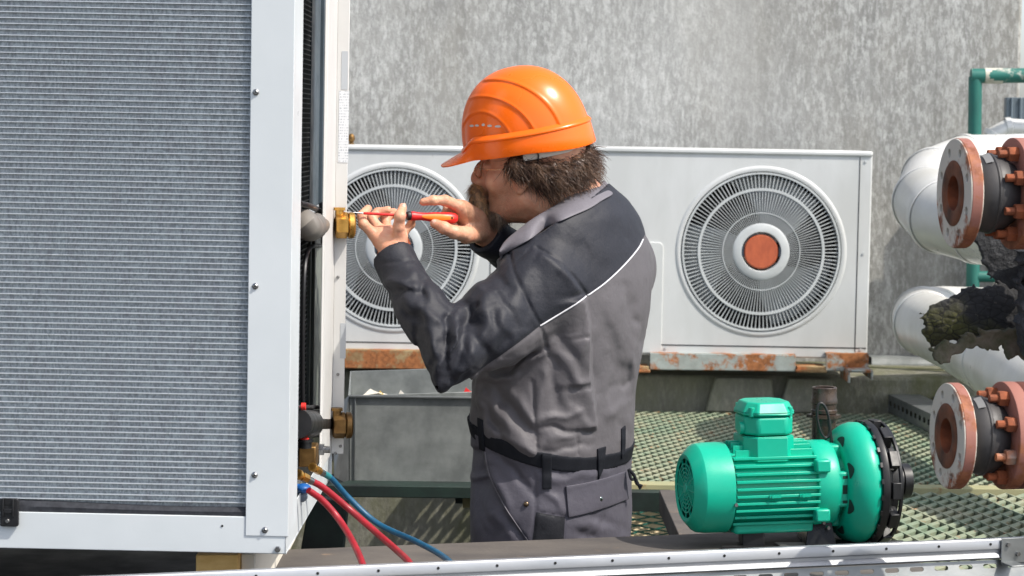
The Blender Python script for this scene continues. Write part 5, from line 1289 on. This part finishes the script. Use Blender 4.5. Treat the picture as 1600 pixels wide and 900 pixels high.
at = g.n('ShaderNodeAttribute', attribute_name='stubble'); n1 = g.noise(42, 5, .6); n2 = g.noise(420, 2, .6); n3 = g.noise(900, 1, .5); n4 = g.noise(120, 4, .7, off=(3, 3, 3))
c = g.mix(g.ramp(n1, .35, .65), s2l((214, 164, 134)), s2l((204, 140, 112)))
c = g.mix(g.math('MULTIPLY', g.ramp(n4, .45, .7), .45), c, s2l((206, 160, 136)))
c = g.mix(g.math('MULTIPLY', at.outputs['Fac'], g.ramp(n3, .30, .62, .1, .65)), c, s2l((112, 88, 70)))
g.col(c); g.rough(.48, 0., .4); g.b.inputs['Subsurface Weight'].default_value = .12; g.b.inputs['Subsurface Radius'].default_value = (.01, .004, .002); g.b.inputs['Subsurface Scale'].default_value = .5
g.bump(g.noise(260, 4, .6), .4, .0012); g.bump(g.noise(95, 4, .6, off=(2, 2, 8)), .5, .0030)
body = mesh_np('body', V, F_, g.m, PERS)
q = (V-HC) @ HM/HS
st_ = np.clip((-.012-q[:, 2]-.25*(q[:, 0]-.05))/.03, 0, 1)*np.clip((q[:, 0]+.005)/.04, 0, 1)*np.clip((q[:, 2]+.16)/.03, 0, 1)*(np.linalg.norm(q, axis=1) < .17)
a = body.data.attributes.new('stubble', 'FLOAT', 'POINT'); a.data.foreach_set('value', st_.astype(np.float32))
body['label'] = 'weathered skin with stubbled cheek'
TSK = bvh(body)
pm('nail', s2l((214, 168, 150)), rough=.3)
def nail(tip, prev, side, rad, parent):
    d_ = Vector(tip-prev).normalized(); sd = Vector(side); sd = (sd-d_*sd.dot(d_)).normalized(); x = d_.cross(sd)
    c0 = Vector(tip)-d_*.001; vs = []; fs = []
    for i in range(6):
        for j in range(5):
            v = (j-2)/2; u = i/5; wd = .0062*math.sqrt(max(.05, 1-(max(0, u-.55)/.5)**2)); an = v*.75
            vs.append(c0+d_*(-.006+.013*u)+sd*(rad*math.cos(an)*(1-.12*u*u)+.0004)+x*(wd*math.sin(an)*1.35))
    fs = [(i*5+j, i*5+j+1, (i+1)*5+j+1, (i+1)*5+j) for i in range(5) for j in range(4)]
    mb = MB(); mb.add(vs, fs); o = mb.build('thumbnail', MATS['nail'], parent); s_ = o.modifiers.new('t', 'SOLIDIFY'); s_.thickness = .0006
nail(TBL[3], TBL[2], (.35, -.85, .2), .0092, body); nail(TBR[3], TBR[2], (-.1, -.8, .45), .0100, body)
pm('eye_white', (.7, .68, .64), rough=.2)
for s in (1, -1):
    c_ = Vector(H(.0800, s*.0315, .010)); 
    m = MB(); m.ball(c_, .0112, 20); m.build('eye', MATS['eye_white'], PERS)
# ------------------------------------------------------------------ hair
def hair_mat(name, c1, c2, s=40):
    g = G(name); n = g.noise(s, 3, .6); n2 = g.noise(300, 2, .6, off=(3, 0, 0)); g.col(g.mix(g.ramp(n, .42, .62), g.mix(g.ramp(n2, .4, .6), c1, tuple(v*1.7 for v in c1)), c2)); g.rough(.42, 0., .5); MATS[name] = g.m; return g.m
hair_mat('hair_brown', s2l((62, 44, 34)), s2l((102, 78, 60))); hair_mat('moustache_tan', s2l((164, 128, 90)), s2l((118, 98, 78)), 60); hair_mat('beard_brown', s2l((84, 68, 54)), s2l((132, 114, 96)), 60)
HF = Field()
for (x, y, D, r) in ((797, 260, 4.835, .016), (812, 262, 4.822, .021), (832, 264, 4.82, .024), (848, 280, 4.83, .024), (862, 272, 4.835, .034), (868, 290, 4.85, .022), (885, 270, 4.86, .038), (886, 288, 4.88, .030), (902, 264, 4.90, .034), (908, 246, 4.90, .032), (890, 246, 4.87, .03), (903, 276, 4.92, .028), (895, 258, 4.98, .045), (870, 270, 5.0, .045), (840, 262, 4.99, .035), (812, 258, 4.98, .026), (880, 285, 4.95, .040), (910, 262, 4.95, .024)):
    HF.cap(A3(x, y, D), A3(x, y, D), r, k=.016)
def hair_f(P):
    d = HF(P); m = np.abs(d) < .04; d[m] -= (.013*(np.abs(vnoise(P[m]*46, 2)-.5)*2-.3)+.003*(np.abs(vnoise(P[m]*130, 4)-.5)*2-.3)); return d
V, F_ = surface_nets(hair_f, A3(780, 330, 4.74), A3(950, 225, 5.08)+[0, 0, .0], .0032, margin=1.6)
hr = mesh_np('hair', V, F_, MATS['hair_brown'], PERS)
def strands(V, F_, n, ln, flow, curl, rad, name, mat, parent, seed, sel=None, jit=.5):
    rg = np.random.RandomState(seed); A = V[F_[:, 0]]; C_ = V[F_[:, 2]]; Bv = V[F_[:, 1]]; N_ = np.cross(Bv-A, C_-A); N_ /= np.linalg.norm(N_, axis=1)[:, None]+1e-9
    idx = np.arange(len(F_)); 
    if sel is not None: idx = idx[sel(A, N_)]
    pick = rg.choice(idx, n); mb = MB(); vs = []; fs = []
    for p0, nn in zip(A[pick], N_[pick]):
        fl_ = flow(p0); d_ = fl_-nn*np.dot(fl_, nn)*.8+rg.normal(0, jit, 3)*.5+nn*.25; d_ /= np.linalg.norm(d_)
        L_ = ln*rg.uniform(.5, 1.2); K = 8; x = np.cross(d_, nn); x /= np.linalg.norm(x)+1e-9; ph = rg.uniform(0, 6.3); fr = rg.uniform(2.6, 5); am = curl*rg.uniform(.4, 1.2); b = len(vs); p = p0-nn*.001
        for i in range(K):
            t = i/(K-1); c_ = p+d_*L_*t+nn*(math.sin(ph+fr*t)-math.sin(ph))*am*t+x*(math.cos(ph+fr*t)-math.cos(ph))*am*t+np.array([0, 0, -1])*L_*.25*t*t
            r = rad*(1-t*.75)
            for e in (0, 2.09, 4.19): vs.append(tuple(c_+(x*math.cos(e)+nn*math.sin(e))*r))
        for i in range(K-1):
            for e in range(3): fs.append((b+i*3+e, b+i*3+(e+1) % 3, b+(i+1)*3+(e+1) % 3, b+(i+1)*3+e))
    me = bpy.data.meshes.new(name); T = np.array(wm(parent).translation); me.from_pydata((np.array(vs)-T).tolist(), [], fs); me.polygons.foreach_set('use_smooth', np.ones(len(me.polygons), bool)); return link(name, me, mat, parent)
back = np.array(-hF*.7)+np.array([0, 0, -.55])
strands(V, F_, 4600, .032, lambda p: back+np.array([0, -.15, 0]), .0052, .00095, 'curls', MATS['hair_brown'], hr, 5, sel=lambda A, N_: (N_[:, 1] < .4))
MF = Field()
for s in (1, -1):
    MF.chain([H(.116, s*.004, -.036), H(.110, s*.022, -.052), H(.094, s*.036, -.080)], [.0105, .0125, .009], k=.006)
MF.cap(H(.115, -.008, -.040), H(.115, .008, -.040), .013, k=.006)
def mf_(P): d = MF(P); d -= .003*(vnoise(P*120, 3)-.4); return d
V, F_ = surface_nets(mf_, H(.10, 0, -.05)-.07, H(.10, 0, -.05)+.07, .0026)
mo = mesh_np('moustache', V, F_, MATS['moustache_tan'], PERS)
strands(V, F_, 1500, .022, lambda p: np.array([-.15, -.1, -1.]), .002, .0007, 'moustache_hairs', MATS['moustache_tan'], mo, 6, jit=.3)
BF = Field(); BF.cap(H(.078, 0, -.088), H(.074, 0, -.102), .020, .015, k=.01)
for s in (1, -1): BF.cap(H(.078, s*.014, -.088), H(.058, s*.038, -.086), .019, .014, k=.01)
V, F_ = surface_nets(lambda P: BF(P)+.004-.003*(vnoise(P*110, 5)-.4), H(.08, 0, -.1)-.07, H(.08, 0, -.1)+.07, .0028)
bd = mesh_np('beard', V, F_, MATS['beard_brown'], PERS)
strands(V, F_, 1600, .020, lambda p: np.array([-.25, -.1, -1.]), .0025, .0007, 'beard_hairs', MATS['beard_brown'], bd, 7, jit=.4)
# sideburn hairs on the cheek
# ------------------------------------------------------------------ helmet
pm('helmet_orange', s2l((255, 112, 8)), s2l((252, 106, 6)), scale=2, rough=.27, rvar=.04, bump=.04, bscale=160, spec=.5)
KC = P3(822, 220, 4.905); kth = R(17)
kF = Vector((-math.cos(kth), math.sin(kth), 0)); kL = Vector((-math.sin(kth), -math.cos(kth), 0)); kU = Vector((0, 0, 1))
rk = Matrix.Rotation(R(9), 3, kL)
if (rk @ kF).z > 0: rk = Matrix.Rotation(R(-9), 3, kL)
kF, kL, kU = rk @ kF, rk @ kL, rk @ kU
if False: pass
# roll the near side down
rr_ = Matrix.Rotation(R(9), 3, kF); t_ = rr_ @ kL
if t_.z > kL.z: rr_ = Matrix.Rotation(R(-9), 3, kF)
kL, kU = rr_ @ kL, rr_ @ kU
HA, HB, HH = .136, .109, .158
KM = frame(KC, kF, kL, kU)
def ell2(X, Y, cx, cy, a, b): return math.hypot((X-cx)/a, (Y-cy)/b)
def sst(x): x = max(0., min(1., x)); return x*x*(3-2*x)
cp_, sp2 = math.cos(R(9)), math.sin(R(9))
def dome(ph, t):
    e = 2.22; rr = (1-t**e)**(1/e) if t < 1 else 0
    x = HA*rr*math.cos(ph); y = HB*rr*math.sin(ph); z = HH*t
    # back of the shell a little longer than the front
    x *= 1.0+(.03 if x < 0 else 0)*(1-t)
    px_ = -x*740; py_ = -z*740; X = 820+px_*cp_+py_*sp2*-1*-.0+(-py_)*0; X = 821+px_*cp_+(-z*740)*sp2; Y = 218+(-z*740)*cp_-px_*sp2*1.0
    d = 0
    if abs(y) > .012 or True:
        for (cx, cy, a, b) in ((768, 226, 54, 61), (774, 223, 87, 81), (790, 216, 105, 98)):
            v = ell2(X, Y, cx, cy, a, b); wd = 1.8/min(a, b)
            d += .0026*sst((v-1)/wd+.5)+.0008*math.exp(-((v-1-wd)/(wd*1.2))**2)
        d *= sst((abs(y)-.012)/.03)
        d += .0026*3*(1-sst((abs(y)-.012)/.03))
    n = Vector((x/HA**2, y/HB**2, z/HH**2*.9+.0001)).normalized()
    return Vector((x, y, z))+n*(d-.006)
NP, NT = 300, 130
m = MB(KM); vs = []; fs = []
for j in range(NT+1):
    t = 1-(1-j/NT)**1.7
    for i in range(NP): vs.append(dome(2*math.pi*i/NP, min(t, .99995)))
for j in range(NT):
    for i in range(NP): fs.append((j*NP+i, j*NP+(i+1) % NP, (j+1)*NP+(i+1) % NP, (j+1)*NP+i))
m.add(vs, fs); m.f.append(tuple(NT*NP+i for i in range(NP)))
hel = m.build('helmet', MATS['helmet_orange'], PERS, smooth=60)
hel['label'] = 'glossy orange hard hat with stepped arcs on its side'
# skirt, gutter and peak
m = MB(KM); vs = []; fs = []; K = 0
for i in range(NP):
    ph = 2*math.pi*i/NP; c, s = math.cos(ph), math.sin(ph)
    bx = HA*(1.03 if c < 0 else 1); n = Vector((c/bx, s/HB, 0)).normalized(); b = Vector((bx*c, HB*s, 0))
    pk = sst((c-.62)/.34); up_ = .024*(1-pk)+.002*pk
    back_ = sst((-c-.1)/.9)
    dn = -.012-.010*back_
    P_ = [b+n*(-.003)+Vector((0, 0, up_+.010)), b+n*(.0035)+Vector((0, 0, up_+.004)), b+n*.0062+Vector((0, 0, up_+.001)), b+n*.0062+Vector((0, 0, up_-.002)), b+n*.0042+Vector((0, 0, up_-.004)),
         b+n*(.006+.010*pk)+Vector((0, 0, (dn+up_)*.5+.000*pk)), b+n*(.0085+.046*pk)+Vector((0, 0, dn-.008*pk)), b+n*(.0075+.046*pk)+Vector((0, 0, dn-.0025-.008*pk)), b+n*(.002+.030*pk)+Vector((0, 0, dn-.0015-.006*pk)), b+n*(-.004)+Vector((0, 0, dn+.003)), b+n*(-.008)+Vector((0, 0, up_+.004))]
    K = len(P_); vs += P_
for i in range(NP):
    j = (i+1) % NP
    for q in range(K-1): fs.append((i*K+q, j*K+q, j*K+q+1, i*K+q+1))
m.add(vs, fs); m.build('brim', MATS['helmet_orange'], hel, smooth=50)
TK = bvh(hel)
pm('vent_pale', s2l((206, 196, 186)), rough=.5)
for (x, y, w_, h_) in ((736.5, 197, 3.6, 2.4), (745, 196.5, 3.4, 2.2), (755, 195.5, 2.6, 2.8), (765, 197, 3.8, 2.4), (778, 198, 4.8, 2.4)):
    m = MB(); ring = []
    for i in range(14):
        a = 2*math.pi*i/14; yy = y+h_*math.sin(a) if math.sin(a) < 0 else y+h_*.55*math.sin(a)
        p, nn = hit(TK, x+w_*math.cos(a), yy); ring.append(p+nn*.0006)
    cen, nn = hit(TK, x, y); m.add([cen+nn*.0004]+ring, [(0, 1+i, 1+(i+1) % 14) for i in range(14)]); m.build('vent_slot', MATS['vent_pale'], hel)
m = MB(KM); vs = []; fs = []; n = 40
for i in range(n+1):
    a = R(95)+R(120)*i/n-R(45)*0; a = R(98)+R(62)*i/n; c, s = math.cos(a), math.sin(a)
    for r_, z in ((.965, .02), (.955, -.026), (.935, -.030), (.945, .02)): vs.append(Vector((HA*r_*c, HB*r_*s, z)))
for i in range(n):
    for q in range(4): fs.append((i*4+q, (i+1)*4+q, (i+1)*4+(q+1) % 4, i*4+(q+1) % 4))
m.add(vs, fs); hn = m.build('harness', pm('harness_white', s2l((216, 208, 198)), rough=.5), hel)
m = MB(KM); a = R(112); m.tube([Vector((HA*.99*math.cos(a), HB*.99*math.sin(a), .0)), Vector((HA*.985*math.cos(a), HB*.985*math.sin(a), -.024)), Vector((HA*.93*math.cos(a)+.004, HB*.93*math.sin(a), -.04))], .0016, 6); m.build('strap', MATS['black_plastic'], hel)
# eyebrows
for s in (1, -1):
    EF = Field(); EF.chain([H(.100, s*.012, .028), H(.096, s*.030, .034), H(.080, s*.046, .028)], [.004, .005, .003], k=.003)
    V, F_ = surface_nets(lambda P: EF(P)-.002*(vnoise(P*200, 3)-.4), H(.09, s*.03, .03)-.05, H(.09, s*.03, .03)+.05, .0022); mesh_np('eyebrow', V, F_, MATS['beard_brown'], PERS)
pm('glasses_wire', s2l((200, 186, 160)), rough=.3, metal=1.)
GL = thing('glasses', 'thin wire rimmed glasses under the helmet peak on the worker nose', 'glasses', tuple(H(.108, 0, .01)))
for s in (1, -1):
    m = MB(); m.tube([H(.108-.006*abs(math.sin(R(a))), s*(.032+.021*math.cos(R(a))), .004+.016*math.sin(R(a))) for a in range(0, 360, 15)], .0012, 6, closed=True); rm = m.build('rim', MATS['glasses_wire'], GL)
    m = MB(); m.tube(smooth_path([H(.104, s*.053, .010), H(.070, s*.070, .010), H(.02, s*.079, .012), H(-.008, s*.080, .004)], 4), .0009, 6); m.build('temple_arm', MATS['glasses_wire'], GL)
m = MB(); m.tube([H(.108, .011, .008), H(.113, 0, .011), H(.108, -.011, .008)], .0009, 6); m.build('bridge', MATS['glasses_wire'], GL)
# ------------------------------------------------------------------ screwdriver
s0, s1 = P3(539, 331.5, 4.722), P3(714, 341.5, 4.806)
sd = (s1-s0); SLN = sd.length; sd.normalize(); MS = axframe(s0, sd)
SDR = thing('screwdriver', 'red insulated screwdriver with an orange grip held at the upper brass valve', 'screwdriver', tuple(s0))
def at_(x): return (x-539)/175.*SLN
pm('sd_red', s2l((222, 44, 40)), s2l((208, 36, 36)), scale=20, rough=.4); pm('sd_orange', s2l((238, 122, 26)), rough=.42)
m = MB(MS); m.lathe([(0, 0), (.0012, 0), (.0017, .006), (.0017, at_(572))], 12); m.build('blade', MATS['screw_steel'], SDR)
m = MB(MS); m.lathe([(.0017, at_(567)), (.0028, at_(568)), (.0030, at_(636)), (0, at_(637))], 16); m.build('insulated_shaft', MATS['sd_red'], SDR)
m = MB(MS); m.lathe([(.003, at_(634)), (.0088, at_(635)), (.0100, at_(638)), (.0085, at_(641)), (.0075, at_(642))], 24); m.build('guard_collar', MATS['black_plastic'], SDR)
m = MB(MS); pr = [(0, at_(640)), (.0092, at_(641)), (.0098, at_(645)), (.0088, at_(650)), (.0080, at_(656)), (.0084, at_(664)), (.0102, at_(676)), (.0118, at_(690)), (.0120, at_(702)), (.0108, at_(710)), (.0070, at_(714)), (0, at_(714.5))]
m.lathe(pr, 32); hd = m.build('handle', MATS['sd_red'], SDR)
def hr_(z): return float(np.interp(z, [p[1] for p in pr], [p[0] for p in pr]))
# orange grip inlay on the side, sitting just proud of the handle
mI = MS.inverted(); tocam = (mI.to_3x3() @ Vector((0, -1, .1))); a0 = math.atan2(tocam.y, tocam.x)
m = MB(MS); vs = []; fs = []; N1, N2 = 24, 8
for i in range(N1+1):
    u = i/N1; z = at_(657)+(at_(707)-at_(657))*u; wd = .62*math.sin(math.pi*min(1, max(.03, u))**.75)**.6
    for j in range(N2+1): a = a0+wd*(j/N2*2-1); vs.append(Vector(((hr_(z)+.0006)*math.cos(a), (hr_(z)+.0006)*math.sin(a), z)))
fs = [(i*(N2+1)+j, i*(N2+1)+j+1, (i+1)*(N2+1)+j+1, (i+1)*(N2+1)+j) for i in range(N1) for j in range(N2)]
m.add(vs, fs); m.build('grip_inlay', MATS['sd_orange'], hd)
z = at_(703); m = MB(MS); c = Vector(((hr_(z)+.0008)*math.cos(a0), (hr_(z)+.0008)*math.sin(a0), z)); x_ = Vector((-math.sin(a0), math.cos(a0), 0)); zz = Vector((0, 0, 1))
m.add([c-x_*.002-zz*.002, c+x_*.002-zz*.002, c+x_*.002+zz*.002, c-x_*.002+zz*.002], [(0, 1, 2, 3)]); m.build('hang_hole', MATS['steel_hole'], hd)
